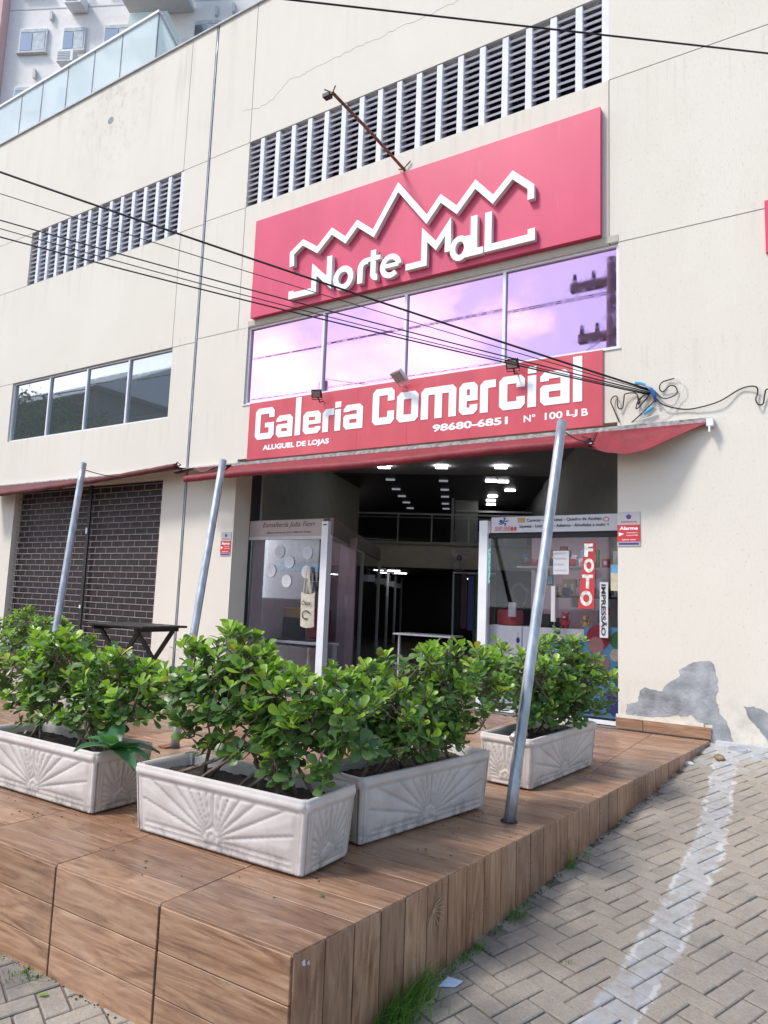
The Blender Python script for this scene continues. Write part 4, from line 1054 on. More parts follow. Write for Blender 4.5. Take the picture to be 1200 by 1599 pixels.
for i in range(420):
    yy = qg.uniform(-5, -.6); xx = edge_x(yy) + abs(qg.gauss(0, .016)) + .004; s = qg.uniform(.001, .0035)
    dt.box((xx - s, yy - s, gz(yy)), (xx + s, yy + s, gz(yy) + s))
for i in range(160):
    xx = qg.uniform(-3, .3); yy = -5.008 - abs(qg.gauss(0, .012)); s = qg.uniform(.001, .0035); dt.box((xx - s, yy - s, gz(yy)), (xx + s, yy + s, gz(yy) + s))
for i in range(260):
    px_, py_ = qg.choice(((-.5, -4.385), (-1.78, -4.385), (-.11, -3.6), (.08, -2.19))); a_ = qg.uniform(0, 6.28); r_ = qg.uniform(.2, .75); s = qg.uniform(.0008, .0028)
    xx, yy = px_ + r_ * math.cos(a_), py_ + r_ * .7 * math.sin(a_)
    if yy > -4.97 and xx < edge_x(yy) - .03: dt.box((xx - s, yy - s, .0006), (xx + s, yy + s, .0006 + s))
tag(dt.build('dirt_crumbs', 'soil'), 'dark dirt crumbs along the foot of the deck', 'dirt', kind='stuff')
sw = empty('dry_grass_sprig', (.36, -4.42, -.05), 'pale dry grass sprig hanging on the deck side near the corner', 'dry grass')
for k in range(9):
    a = -2.4 + k * .42; MB().tube([(.405, -4.25, -.10), (.41, -4.25 + .035 * math.cos(a), -.10 + .03 * math.sin(a)), (.415, -4.25 + .08 * math.cos(a), -.10 + .055 * math.sin(a) - .01)], .0012, 4).build('straw', 'dry_straw', sw)
pp = MB().add([(.445, -4.27, gz(-4.27) + .006), (.50, -4.235, gz(-4.235) + .003), (.515, -4.20, gz(-4.2) + .012), (.46, -4.215, gz(-4.215) + .02)], [(0, 1, 2, 3)]); o = pp.build('paper_scrap', 'paper_blue'); o.modifiers.new('thickness', 'SOLIDIFY').thickness = .001
tag(o, 'crumpled pale blue scrap of paper in the grass at the deck side', 'litter')
lf = place('fallen_leaf', LV['y'][1], (-.80, -5.10, gz(-5.1) + .006)); lf.scale = (.045, .03, .045); lf.rotation_euler = (0, 0, .6); tag(lf, 'single green leaf fallen on the pavers before the deck front', 'leaf')
for x_, y_, a_, lb_ in ((.12, -4.62, .4, 'small dry leaf on the deck right of the front planter'), (.20, -3.95, 1.9, 'small dry leaf on the deck beside the sideways planter'), (-.62, -4.78, 2.6, 'small dry leaf on the deck before the front planter')):
    o_ = place('fallen_leaf', LV['o'][1], (x_, y_, .008)); o_.scale = (.03, .02, .03); o_.rotation_euler = (.1, 0, a_); tag(o_, lb_, 'leaf')
bmx = bmesh.new(); bmesh.ops.create_icosphere(bmx, subdivisions=3, radius=.04)
for v in bmx.verts: v.co = v.co * (1 + .35 * noise.noise(v.co * 22)); v.co.z *= .7
me = bpy.data.meshes.new('stone'); bmx.to_mesh(me); bmx.free(); me.materials.append(M['stone_brown'])
tag(place('stone', me, (.93, -.55, gz(-.55) + .02)), 'brown lump of stone on the cement near the wall corner', 'stone')
def rubble(name, x, y, r, label):
    b = bmesh.new(); bmesh.ops.create_icosphere(b, subdivisions=2, radius=r)
    for v in b.verts: v.co = v.co * (1 + .5 * noise.noise(v.co * 30 + Vector((x, y, 0)))); v.co.z *= .3
    me = bpy.data.meshes.new(name); b.to_mesh(me); b.free(); me.materials.append(M['kerb_cement']); tag(place(name, me, (x, y, gz(y) + .004)), label, 'rubble')
rubble('rubble', .74, -.78, .05, 'flat whitish lump of mortar beside the far end of the deck')
rubble('rubble', .62, -1.6, .012, 'tiny pale chip of mortar beside the deck side, nearer the street')
for x, y, r, lb in ((1.02, -.17, .075, 'round grey drain cover in the cement by the wall, left one'), (1.19, -.30, .05, 'small round drain cover in the cement at the right border')):
    t = empty('drain_cover', (x, y, gz(y)), lb, 'drain cover')
    MB().prism([arc(x, y, r, r, 0, 345, 23)], lambda u, v: (u, v, gz(v) + .012), (0, 0, -.02)).build('lid', 'cement', t)
    MB().prism(stroke(arc(x, y, r * 1.12, r * 1.12, 0, 345, 23), .010, True), lambda u, v: (u, v, gz(v) + .008), (0, 0, -.02)).build('ring', 'kerb_cement', t)
MB_ = MB().box((.84, -.085, -.06), (4.5, -.004, .006)); tag(MB_.build('cement_strip', 'kerb_cement'), 'pale cement strip along the foot of the wall', kind='structure')

# ------------------------------------------------------------------ wires
HK = Vector((.33, -.06, 3.12)); PL = Vector((-9.6, -7.5, 0))
def through(p, far=2.05): p = Vector(p); return HK + (p - HK) * far
for i, (p, r_, sag, lb) in enumerate((((-4.533, -3.653, 4.90), .0098, .10, 'thickest black cable from the street to the hook, top one of the bundle'),
                                      ((-4.582, -3.613, 4.755), .004, .12, 'thin grey wire just under the thickest cable'),
                                      ((-4.657, -3.55, 4.575), .006, .14, 'thin black wire in the middle of the bundle crossing the sign'),
                                      ((-4.657, -3.50, 4.56), .0045, .19, 'thin black wire twisted beneath the middle one'),
                                      ((-4.697, -3.516, 4.47), .0068, .16, 'lowest black cable of the bundle crossing the banner'))):
    o = MB().tube(sagline(HK + Vector((0, 0, -.012 * i)), through(p), sag, 40), r_, 6).build('overhead_cable', 'black_rubber', smooth=True)
    tag(o, lb, 'cable', 'cables from the street to the facade hook')
C0 = Vector((1.777, -6.855, 1.0875)); w1 = Vector((-1.145, -3.490, 5.104)); w2 = Vector((1.449, -1.246, 5.262)); WA = w1 + (w1 - w2) * 3.0; WB = w2 + (w2 - w1) * .54; WB.y = -.02
o = MB().tube(sagline(WA, WB, .015, 50), .0072, 6).build('overhead_cable', 'black_rubber', smooth=True)
tag(o, 'dark cable crossing the upper right grille by itself', 'cable')
hk = empty('cable_junction', tuple(HK), 'knot of blue cable clips and curled wires at the end of the banner', 'cable junction')
MB().tube([(.29, -.07, 3.15), (.34, -.06, 3.12), (.37, -.06, 3.07), (.38, -.05, 3.0)], [.012, .022, .02, .008], 8).build('blue_clip', 'blue_plastic', hk, smooth=True)
MB().tube([(.20, -.07, 3.20), (.25, -.07, 3.19), (.29, -.07, 3.17)], .014, 6).build('clip', 'light_blue_plastic', hk)
MB().tube([(.27, -.05, 2.90), (.33, -.05, 2.935), (.36, -.05, 2.955)], .014, 6).build('clip', 'light_blue_plastic', hk)
def smooth_path(pts, n=6):
    out = []; P = [Vector(p) for p in pts]
    for i in range(len(P) - 1):
        a = P[max(i - 1, 0)]; b = P[i]; c = P[i + 1]; d = P[min(i + 2, len(P) - 1)]
        for k in range(n):
            t = k / n; out.append(.5 * ((2 * b) + (-a + c) * t + (2 * a - 5 * b + 4 * c - d) * t * t + (-a + 3 * b - 3 * c + d) * t ** 3))
    out.append(P[-1]); return out
def wire(pts, r_, parent=hk, mat='black_rubber', name='curled_wire'):
    MB().tube(smooth_path([(x, -.02 - .012 * (k % 3), z) for k, (x, z) in enumerate(pts)]), r_, 5).build(name, mat, parent, smooth=True)
wire([(0.039, 2.85), (-0.008, 2.978), (-0.034, 3.061), (-0.008, 3.112), (0.026, 3.09), (0.034, 2.991), (0.069, 2.987), (0.086, 3.065), (0.103, 3.113), (0.20, 3.11), (.22, 3.0), (.25, 3.06), (.33, 3.12)], .006)
wire([(.36, 3.12), (.43, 3.04), (.50, 3.03), (.56, 3.07), (.55, 3.13), (.50, 3.14), (.44, 3.10), (.41, 3.13), (.43, 3.18), (.48, 3.205), (.54, 3.21)], .006)
wire([(.54, 3.215), (.60, 3.19), (.62, 3.1), (.58, 3.0), (.5, 2.92), (.3, 2.86), (.15, 2.84)], .0035, mat='white_paint')
wire([(.33, 3.10), (.24, 2.99), (.20, 2.96), (.22, 3.05), (.30, 3.10)], .006)
wire([(.36, 3.02), (.26, 2.92), (.16, 2.83)], .006); wire([(.36, 2.98), (.22, 2.85)], .004, mat='white_paint')
cb_ = empty('wall_cable', (.9, -.02, 2.95), 'black cable waving along the wall from the knot to the right border', 'cable')
wire([(0.36, 3.08), (0.384, 3.03), (0.464, 2.959), (0.621, 2.912), (0.759, 2.913), (0.924, 2.948), (1.072, 3.037), (1.159, 3.054), (1.215, 3.035), (1.221, 2.994), (1.206, 2.931), (1.226, 2.879), (1.261, 2.892), (1.277, 2.971), (1.32, 3.01), (1.6, 3.0)], .0065, cb_, name='cable_run')

# ------------------------------------------------------------------ alarm plates
def alarm(x0, x1, z0, z1, label):
    t = empty('alarm_plate', ((x0 + x1) / 2, -.003, z0), label, 'sign', 'alarm company plates'); w, h = x1 - x0, z1 - z0
    MB().box((x0, -.008, z0), (x1, -.0005, z1)).build('plate', 'sign_grey', t)
    MB().box((x0, -.0095, z0 + h * .13), (x1, -.0082, z0 + h * .62)).build('red_field', 'print_red', t)
    text_part('verisure', 'lettering', 'print_red', t, x0 + w * .14, z0 + h * .68, w * .70, h * .07, -.009, bold=.02)
    MB().prism([[(x0 + w * (.5 + .13 * math.sin(a * 1.2566) * k), z0 + h * (.855 + .08 * math.cos(a * 1.2566) * k)) for a, k in ((0, 1), (1, 1), (2, 1), (3, 1), (4, 1))]], facade(-.0095), (0, .001, 0)).build('emblem', 'print_blue', t)
    text_part('Alarme', 'lettering', 'sign_white', t, x0 + w * .10, z0 + h * .47, w * .80, h * .105, -.0105, bold=.03)
    text_part('conectado a', 'lettering', 'sign_white', t, x0 + w * .40, z0 + h * .375, w * .50, h * .035, -.0105)
    text_part('central 24h', 'lettering', 'sign_white', t, x0 + w * .40, z0 + h * .30, w * .50, h * .035, -.0105)
    MB().prism([[(x0 + w * .06, z0 + h * .40), (x0 + w * .30, z0 + h * .36), (x0 + w * .06, z0 + h * .29)]], facade(-.0105), (0, .0008, 0)).build('arrow', 'sign_white', t)
    text_part('0800 000', 'lettering', 'sign_white', t, x0 + w * .2, z0 + h * .17, w * .6, h * .03, -.0105)
    MB().box((x0 + w * .06, -.0095, z0 + h * .04), (x1 - w * .06, -.0082, z0 + h * .10)).build('blue_strip', 'print_blue', t)
alarm(.016, .224, 1.663, 1.985, 'alarm plate on the cream wall right of the print shop')
alarm(-5.147, -4.965, 1.575, 1.893, 'alarm plate on the pillar left of the entrance')

# ------------------------------------------------------------------ interior hall
hall = empty('hall_interior', (-4, 5, 0), 'dim shop hall interior seen through the open front', None, kind='structure')
P0 = Vector((-3.569, .3, 0)); UP = Vector((0, 0, 1))
def HP(s, u, z=0): return P0 + dv * s + pv * u + UP * z     # along the hall axis, across, height
def hbox(m, s0, s1, u0, u1, z0, z1, mi=0): m.obox(HP((s0 + s1) / 2, (u0 + u1) / 2, (z0 + z1) / 2), ((s1 - s0) / 2, (u1 - u0) / 2, (z1 - z0) / 2), dv, pv, UP, mi); return m
MB().box((-24, .30, -.03), (3, 26, -.004)).build('floor', 'hall_floor', hall)
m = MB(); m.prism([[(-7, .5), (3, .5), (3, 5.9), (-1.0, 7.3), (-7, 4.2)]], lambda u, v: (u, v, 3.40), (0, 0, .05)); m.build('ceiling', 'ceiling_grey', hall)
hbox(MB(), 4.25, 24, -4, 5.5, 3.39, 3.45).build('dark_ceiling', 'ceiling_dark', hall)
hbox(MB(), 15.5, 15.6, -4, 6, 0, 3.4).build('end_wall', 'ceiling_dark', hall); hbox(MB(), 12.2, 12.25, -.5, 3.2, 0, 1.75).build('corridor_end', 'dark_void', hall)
# left hall walls
m = MB(); A1 = Vector((-4.95, .5, 0)); A2 = Vector((-6.05, 3.3, 0)); A3 = Vector((-6.73, 5.43, 0))
for a, b in ((A1, A2),): d_ = (b - a); m.obox((a + b) / 2 + UP * 1.7, (d_.length / 2, .03, 1.7), d_.normalized(), d_.normalized().cross(UP), UP)
m.build('left_wall', 'hall_wall', hall)
m = MB(); d_ = A3 - A2; m.obox((A2 + A3) / 2 + UP * 1.7, (d_.length / 2, .03, 1.7), d_.normalized(), d_.normalized().cross(UP), UP); m.build('left_wall', 'hall_wall_warm', hall)
m = MB(); B1 = Vector((.12, .5, 0)); B2 = HP(5.0, 3.2); d_ = B2 - B1; m.obox((B1 + B2) / 2 + UP * 1.7, (d_.length / 2, .03, 1.7), d_.normalized(), d_.normalized().cross(UP), UP); m.build('right_wall', 'hall_wall', hall)
hbox(MB(), 5, 16, 3.2, 3.26, 0, 3.4).build('right_wall', 'ceiling_dark', hall)
hbox(MB(), 6, 16, -.6, -.54, 0, 1.76).build('left_wall', 'ceiling_dark', hall)
# mezzanine
hbox(MB(), 6.0, 15, -.6, 3.4, 1.76, 2.24).build('mezzanine_fascia', 'fascia_beige', hall)
hbox(MB(), 5.94, 15, -.6, 3.4, 2.241, 2.29).build('mezzanine_slab', 'hall_wall', hall)
hbox(MB(), 6.05, 15.4, -.6, 3.3, 1.74, 1.758).build('corridor_ceiling', 'ceiling_dark', hall)
mr_ = empty('mezzanine_railing', tuple(HP(6, 1.3, 2.29)), 'metal and glass railing of the mezzanine inside the hall', 'railing')
hbox(MB(), 5.96, 5.995, -.55, 3.3, 2.855, 2.885).build('top_rail', 'frame_dim', mr_)
hbox(MB(), 5.97, 5.985, -.55, 3.3, 2.79, 2.80).build('mid_rail', 'frame_dim', mr_)
for u in (.32, 1.02, 1.78, 2.5): hbox(MB(), 5.965, 5.99, u - .013, u + .013, 2.15, 2.855).build('post', 'frame_dim', mr_)
for u0, u1 in ((-.53, .30), (.34, 1.0), (1.04, 1.76), (1.80, 2.48)): hbox(MB(), 5.974, 5.98, u0, u1, 2.31, 2.78).build('glass_panel', 'shop_glass', mr_)
# upper back walls on the mezzanine
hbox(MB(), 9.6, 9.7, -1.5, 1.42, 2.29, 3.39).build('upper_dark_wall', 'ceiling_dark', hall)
hbox(MB(), 7.2, 7.26, 1.40, 1.46, 2.29, 3.39).build('upper_column', 'frame_dim', hall)
hbox(MB(), 7.5, 7.6, 1.48, 2.0, 2.29, 3.39).build('upper_wall', 'hall_wall', hall)
hbox(MB(), 8.6, 8.7, 2.35, 3.2, 2.29, 3.1).build('upper_wall', 'hall_wall_warm', hall)
hbox(MB(), 7.45, 7.5, 1.5, 3.3, 3.12, 3.16).build('upper_beam', 'frame_dim', hall)
# ceiling lights
lamps = [(-4.881, 3.509, 1), (-3.942, 3.873, 1), (-3.001, 4.238, 1), (-5.476, 4.679, 0), (-5.99, 5.736, 0), (-6.393, 6.642, 0), (-6.824, 7.569, 0), (-7.267, 8.509, 0), (-4.577, 5.159, 0), (-5.062, 6.143, 0), (-5.515, 7.029, 0), (-6.033, 8.039, 0), (-6.448, 8.873, 0),
         (-3.732, 5.465, 1), (-3.55, 5.62, 1), (-3.836, 6.651, 1), (-4.486, 7.266, 1), (-4.8, 7.874, 1), (-5.056, 8.451, 1)]
LL_ = ['left one just under the awning', 'middle one just under the awning', 'right one just under the awning'] + ['%s in the left slanting row' % o_ for o_ in ('first', 'second', 'third', 'fourth', 'fifth')] + ['%s in the middle row over the dark mezzanine' % o_ for o_ in ('first', 'second', 'third', 'fourth', 'fifth')] + ['first at the right above the railing', 'second at the right, beside the first', 'lone one further right near the pole', 'upper of three stacked ones at the right', 'middle of three stacked ones at the right', 'lower of three stacked ones at the right']
for i, (x, y, on) in enumerate(lamps):
    m = MB(); m.obox((x, y, 3.375), (.10 if on else .085, .085 if i < 3 else .045, .012), pv, dv, UP); o = m.build('ceiling_lamp', 'lamp_lit' if on else 'lamp_dim')
    tag(o, ('bright square ceiling panel lamp, %s' if on else 'dim square ceiling panel lamp, %s') % LL_[i], 'lamp', 'lit ceiling lamps' if on else 'dim ceiling lamps over the mezzanine')
for (s, u, z) in ((11, 1.9, 1.72), (13, 1.95, 1.72), (7.2, .15, 1.72), (8.6, .2, 1.72)):
    m = MB(); hbox(m, s - .06, s + .06, u - .14, u + .14, z, z + .01); tag(m.build('corridor_lamp', 'lamp_lit'), 'small lit lamp in the dark corridor under the mezzanine', 'lamp', 'corridor lamps')
# wall fan
fn = empty('wall_fan', tuple(HP(5.8, 1.55, 1.95)), 'round wire wall fan on the mezzanine front', 'fan')
fc_ = HP(5.75, 1.60, 1.97)
def hring(r_, off, t_=.004):
    c = fc_ - dv * off; return MB().tube([c + pv * (r_ * math.cos(a * .2618)) + UP * (r_ * math.sin(a * .2618)) for a in range(25)], t_, 4)
for r_, o_ in ((.25, .0), (.25, .08), (.17, .10), (.09, .11)): hring(r_, o_).build('guard_ring', 'frame_dim', fn)
for k in range(12):
    a = k * math.pi / 6; c = fc_ - dv * .11; MB().tube([c, c + (pv * math.cos(a) + UP * math.sin(a)) * .17 + dv * .01, c + (pv * math.cos(a) + UP * math.sin(a)) * .25 + dv * .1], .002, 4).build('guard_wire', 'frame_dim', fn)
for k in range(3):
    a = k * 2.094 + .3; c = fc_ - dv * .05; e1 = pv * math.cos(a) + UP * math.sin(a); e2 = pv * -math.sin(a) + UP * math.cos(a)
    MB().add([c, c + e1 * .2 - e2 * .08 + dv * .02, c + e1 * .22 + e2 * .03, c + e1 * .08 + e2 * .05 - dv * .02], [(0, 1, 2, 3)]).build('blade', 'frame_dim', fn)
MB().tube([fc_ - dv * .1, fc_ + dv * .2], .05, 10).build('motor', 'black_rubber', fn)

# ------------------------------------------------------------------ nail salon booth (left)
b1 = empty('salon_booth', (-4.2, .5, 0), 'glass fronted beauty salon booth at the left of the hall with price stickers', 'booth')
YF = .30
MB().box((-4.93, YF, 1.855), (-3.69, YF + .05, 2.065)).build('header_sign', 'booth_header', b1)
text_part('Esmalteria Julia Fiori', 'lettering', 'print_brown', b1, -4.70, 1.955, .88, .085, YF - .003, shear=.35, bold=0.0)
text_part('@esmalteria (21) 98574-7460', 'lettering', 'print_brown', b1, -4.62, 1.885, .74, .032, YF - .003)
MB().box((-4.93, YF - .004, 1.812), (-3.70, YF + .05, 1.853)).build('transom', 'frame_white', b1)
MB().box((-3.70, YF - .02, 0), (-3.60, YF + .08, 2.03)).build('corner_post', 'white_paint', b1)
MB().box((-3.675, YF - .028, 1.98), (-3.625, YF - .021, 1.995)).build('post_logo', 'print_black', b1)
MB().box((-4.90, YF + .01, .02), (-3.70, YF + .018, 1.81)).build('glass_front', 'shop_glass', b1)
# side running down the hall
for s0, s1, mt_ in ((.05, 3.0, 'booth_header_side'), (3.02, 5.6, 'booth_header_side')): hbox(MB(), s0, s1, -.03, .02, 1.86, 2.08).build('side_header', mt_, b1)
hbox(MB(), .05, 3.0, -.02, .015, 1.82, 1.855).build('side_transom', 'frame_dim', b1)
for s in (1.9, 3.0): hbox(MB(), s - .03, s + .03, -.03, .03, 0, 1.86).build('side_post', 'frame_dim', b1)
hbox(MB(), .1, 1.85, -.004, .004, .02, 1.82).build('side_glass', 'shop_glass', b1); hbox(MB(), 1.95, 2.95, -.004, .004, .02, 1.82).build('glass_door', 'shop_glass', b1)
hbox(MB(), 1.45, 1.50, .01, .03, 1.0, 1.12).build('door_handle', 'frame_white', b1); hbox(MB(), 2.0, 2.04, .01, .03, 1.0, 1.12).build('door_handle', 'frame_white', b1)
hbox(MB(), 2.95, 3.0, -.9, -.05, 0, 1.85).build('back_wall', 'booth_pink', b1)
MB().box((-4.90, YF + .06, 0), (-4.87, 2.2, 1.85)).build('inner_wall', 'booth_pink', b1)
MB().prism([[(-4.92, YF + .06), (-3.66, YF + .06), (-4.72, 2.45), (-4.92, 2.45)]], lambda u, v: (u, v, 2.07), (0, 0, .01)).build('booth_top', 'booth_header_side', b1)
shf = MB()
for z in (.95, 1.1, 1.25, 1.4, 1.55, 1.7): hbox(shf, 2.82, 2.93, -.75, -.12, z, z + .012)
shf.build('shelf', 'frame_white', b1)
for z in (1.15, 1.3, 1.45, 1.6, 1.75): MB().box((-4.80, 1.5, z), (-4.50, 1.62, z + .012)).build('shelf', 'frame_white', b1)
MB().box((-4.87, 1.63, 0), (-4.1, 1.66, 1.95)).build('rear_panel', 'booth_pink', b1)
for z in (1.162, 1.312, 1.462, 1.612):
    for k in range(5):
        x_ = -4.77 + k * .06; tag(MB().tube([(x_, 1.56, z), (x_, 1.56, z + .055), (x_, 1.56, z + .06), (x_, 1.56, z + .09)], [.018, .018, .008, .008], 8).build('polish_bottle', 'print_brown' if k % 2 else 'print_black'), 'nail polish bottle on the shelves at the left behind the salon glass', 'bottle', 'nail polish bottles at the salon left wall')
qb = random.Random(6)
for z in (.962, 1.112, 1.262, 1.412, 1.562):
    for k in range(7):
        u = -.72 + k * .085; h_ = qb.uniform(.05, .09); m = MB(); c = HP(2.87, u, z); m.tube([c, c + UP * h_ * .7, c + UP * h_ * .75, c + UP * h_], [.02, .02, .009, .009], 8)
        tag(m.build('polish_bottle', qb.choice(['print_black', 'plush_red', 'print_brown']), smooth=False), 'nail polish bottle on a salon shelf inside the left booth', 'bottle', 'nail polish bottles on the salon shelves')
# stickers
for x, z, wh in ((-4.39, 1.655, 'upper left'), (-3.93, 1.64, 'upper right'), (-4.22, 1.52, 'centre'), (-4.52, 1.405, 'lower left'), (-3.93, 1.395, 'lower right above the tote bag'), (-4.25, 1.275, 'lowest')):
    t = empty('price_sticker', (x, YF, z), 'round white price sticker on the salon glass, %s one' % wh, 'sticker', 'round price stickers on the salon glass')
    MB().prism([arc(x, z, .080, .082, 0, 345, 23)], facade(YF + .005), (0, .003, 0)).build('disc', 'print_white', t)
    for dz, wd, tx in ((.03, .07, 'Alon.'), (-.005, .05, 'Pe'), (-.04, .08, 'R$ 65,00')): text_part(tx, 'lettering', 'print_grey', t, x - wd / 2, z + dz, wd, .016, YF + .004)
# tote bag on the glass
tb = empty('tote_bag', (-3.85, YF - .03, .9), 'cream cotton tote bag hanging on the salon front by its handles', 'bag')
bg_ = MB(); nxb, nzb = 8, 10
for sgn in (-1, 1):
    k = len(bg_.v)
    for j in range(nzb + 1):
        for i in range(nxb + 1):
            u, w_ = i / nxb, j / nzb; bg_.v.append(Vector((-3.965 + .215 * u + .012 * (1 - w_), YF - .03 + sgn * (.006 + .022 * math.sin(math.pi * u) * (1 - w_ * .7)), .72 + .42 * w_ - .02 * math.sin(3 * u))))
    for j in range(nzb):
        for i in range(nxb): bg_.f.append((k + j * (nxb + 1) + i, k + j * (nxb + 1) + i + 1, k + (j + 1) * (nxb + 1) + i + 1, k + (j + 1) * (nxb + 1) + i)); bg_.mi.append(0)
bg_.build('bag_body', 'cotton', tb, smooth=True)
for dx in (0, .05): MB().tube(smooth_path([(-3.92 + dx, YF - .045, 1.13), (-3.905 + dx, YF - .04, 1.3), (-3.88 + dx * .6, YF - .03, 1.46), (-3.855 + dx * .4, YF - .04, 1.3), (-3.82 + dx * .5, YF - .045, 1.13)]), .009, 5).build('handle', 'cotton', tb)
text_part('Ótica', 'print', 'print_black', tb, -3.93, .98, .14, .07, YF - .062, shear=.3)
MB().prism(stroke(arc(-3.85, .86, .06, .05, 20, 300, 14), .014), facade(YF - .064), (0, .001, 0)).build('print', 'print_black', tb)
# furniture in the booth
def chair(x, y, mt_, label):
    t = empty('salon_chair', (x, y, 0), label, 'chair')
    place('backrest', cbox_mesh('backrest', .38, .06, .42, mt_, .02), (x, y, .72), t); place('seat', cbox_mesh('seat', .40, .40, .08, 'dark_cloth', .02), (x, y - .2, .46), t)
    MB().tube([(x, y - .2, .02), (x, y - .2, .42)], .025, 8).build('leg', 'aluminium', t)
    if mt_ == 'bag_orange': place('cover', cbox_mesh('cover', .40, .07, .32, 'dark_cloth', .02), (x, y - .005, .64), t)
chair(-4.70, 1.05, 'bag_orange', 'black salon chair with orange top edge inside the left booth')
chair(-4.30, 1.10, 'plush_red', 'red salon chair beside the black one inside the left booth')
dk = empty('salon_desk', (-4.3, .75, 0), 'pale low desk behind the salon glass', 'desk')
place('desk_top', cbox_mesh('desk_top', .9, .3, .03, 'print_white', .004), (-4.25, .75, .48), dk); place('leg', cbox_mesh('leg', .04, .28, .46, 'frame_white', .004), (-4.66, .75, .235), dk); place('leg', cbox_mesh('leg', .04, .28, .46, 'frame_white', .004), (-3.84, .75, .235), dk)
# street reflection on the salon glass, imitated by two coloured wavy sheets
cu_ = empty('salon_reflection', (-4.1, .42, 1.5), 'added pale grey sheet with a blue lower band imitating the street reflected in the salon glass', 'curtain')
def wavy_sheet(x0, x1, z0, z1, y, mat, nm, par):
    rows = [[(x0 + (x1 - x0) * i / 24, y + .012 * math.sin(i * 1.9), z0 + (z1 - z0) * j / 3) for j in range(4)] for i in range(25)]; cloth(nm, rows, mat, par)
wavy_sheet(-4.58, -3.78, 1.52, 1.82, .47, 'print_grey', 'reflection_top', cu_); wavy_sheet(-4.58, -3.78, 1.40, 1.518, .47, 'cyan_print', 'reflection_band', cu_)
# further booths along the corridor
for k, (s0, s1) in enumerate(((3.05, 5.6), (5.7, 7.5), (7.6, 9.5), (9.6, 11.5))):
    t = empty('corridor_booth', tuple(HP((s0 + s1) / 2, -.2)), 'dark glass booth on the left side of the corridor, %s behind the salon' % ('first', 'second', 'third', 'fourth')[k], 'booth', 'booths along the corridor')
    hbox(MB(), s1 - .04, s1, -.03, .03, 0, 1.85 if k == 0 else 1.7).build('post', 'frame_dim', t)
    hbox(MB(), s0, s1 - .05, -.004, .004, .02, 1.85 if k == 0 else 1.7).build('glass', 'shop_glass', t)
    if k: hbox(MB(), s0, s1, -.02, .02, 1.70, 1.74).build('header', 'booth_header_side', t)
    hbox(MB(), s0, s1, -1.2, -1.1, 0, 1.7).build('inner_wall', 'ceiling_dark', t)

# shopfronts receding on the right side of the corridor and stock in front of them
for k, s0 in enumerate((6.2, 7.6, 9.2, 10.8)):
    t = empty('corridor_shopfront', tuple(HP(s0 + .6, 2.2)), 'dim glazed shopfront on the right side of the corridor, %s from the front' % ('first', 'second', 'third', 'fourth')[k], 'shopfront', 'shopfronts along the corridor')
    hbox(MB(), s0, s0 + .05, 2.0, 2.05, 0, 1.74).build('post', 'frame_white', t)
    hbox(MB(), s0 + .06, s0 + 1.3, 2.02, 2.03, .05, 1.6).build('glass', 'shop_glass', t)
    hbox(MB(), s0, s0 + 1.35, 1.99, 2.05, 1.62, 1.74).build('header', 'booth_header_side', t)
for k in range(4):
    s0 = 3.4 + k * 2.0; c = HP(s0 + .5, -.08, 1.45); t = empty('hanging_sign', tuple(c), 'small pale sign hung above the left corridor booths, %s from the front' % ('first', 'second', 'third', 'fourth')[k], 'sign', 'small signs above the corridor booths')
    m = MB(); m.obox(c + pv * .1, (.01, .10, .06), dv, pv, UP); m.build('sign_panel', 'print_white', t); m = MB(); m.obox(c + pv * .1 + UP * .12, (.004, .004, .06), dv, pv, UP); m.build('hanger', 'frame_dim', t)

# ------------------------------------------------------------------ print shop booth (right)
b2 = empty('print_shop_booth', (-.7, .5, 0), 'print and gift shop booth at the right with a white header sign', 'booth')
YB = .16
MB().box((-1.335, YB - .02, 1.828), (.012, YB + .03, 1.992)).build('header_sign', 'print_white', b2)
MB().box((-1.47, YB - .03, 0), (-1.375, YB + .06, 1.96)).build('corner_post', 'white_paint', b2)
MB().box((-1.50, YB - .034, .60), (-1.34, YB - .031, .625)).build('post_clamp', 'dark_void', b2)
YH = YB - .023
text_part('Canecas - Camisetas - Quadro de Azulejo', 'lettering', 'print_black', b2, -.94, 1.925, .77, .042, YH, bold=.02)
text_part('Squeeze - Long Drink - Adesivos - Almofadas e muito +', 'lettering', 'print_black', b2, -1.02, 1.865, .92, .042, YH, bold=.02)
text_part('GUD GUD', 'logo_text', 'print_red', b2, -1.29, 1.862, .18, .030, YH, bold=.02)
text_part('BRINDES E PRESENTES', 'logo_text', 'print_red', b2, -1.30, 1.845, .20, .012, YH)
lg = MB()
lg.prism([arc(-1.225, 1.947, .020, .018, 0, 340, 14)], facade(YH), (0, .001, 0)); lg.prism([arc(-1.185, 1.975, .014, .012, 0, 340, 14)], facade(YH), (0, .001, 0))
for st_ in ([(-1.19, 1.962), (-1.20, 1.93)], [(-1.195, 1.955), (-1.165, 1.945), (-1.14, 1.955)], [(-1.20, 1.93), (-1.17, 1.92), (-1.185, 1.90)], [(-1.20, 1.93), (-1.225, 1.915), (-1.25, 1.925)]): lg.prism(stroke(st_, .011), facade(YH - .0005 * (len(lg.v) % 7)), (0, .0004, 0))
lg.build('logo_figure', 'print_blue', b2)
MB().box((-1.04, YH - .001, 1.93), (-.96, YH + .002, 1.98)).build('picture', 'bag_orange', b2)
for x in (-1.10, -1.065): MB().prism([[(x - .013, 1.845), (x + .013, 1.845), (x + .015, 1.88), (x, 1.892), (x - .015, 1.88)]], facade(YH), (0, .002, 0)).build('cup_picture', 'print_red', b2)
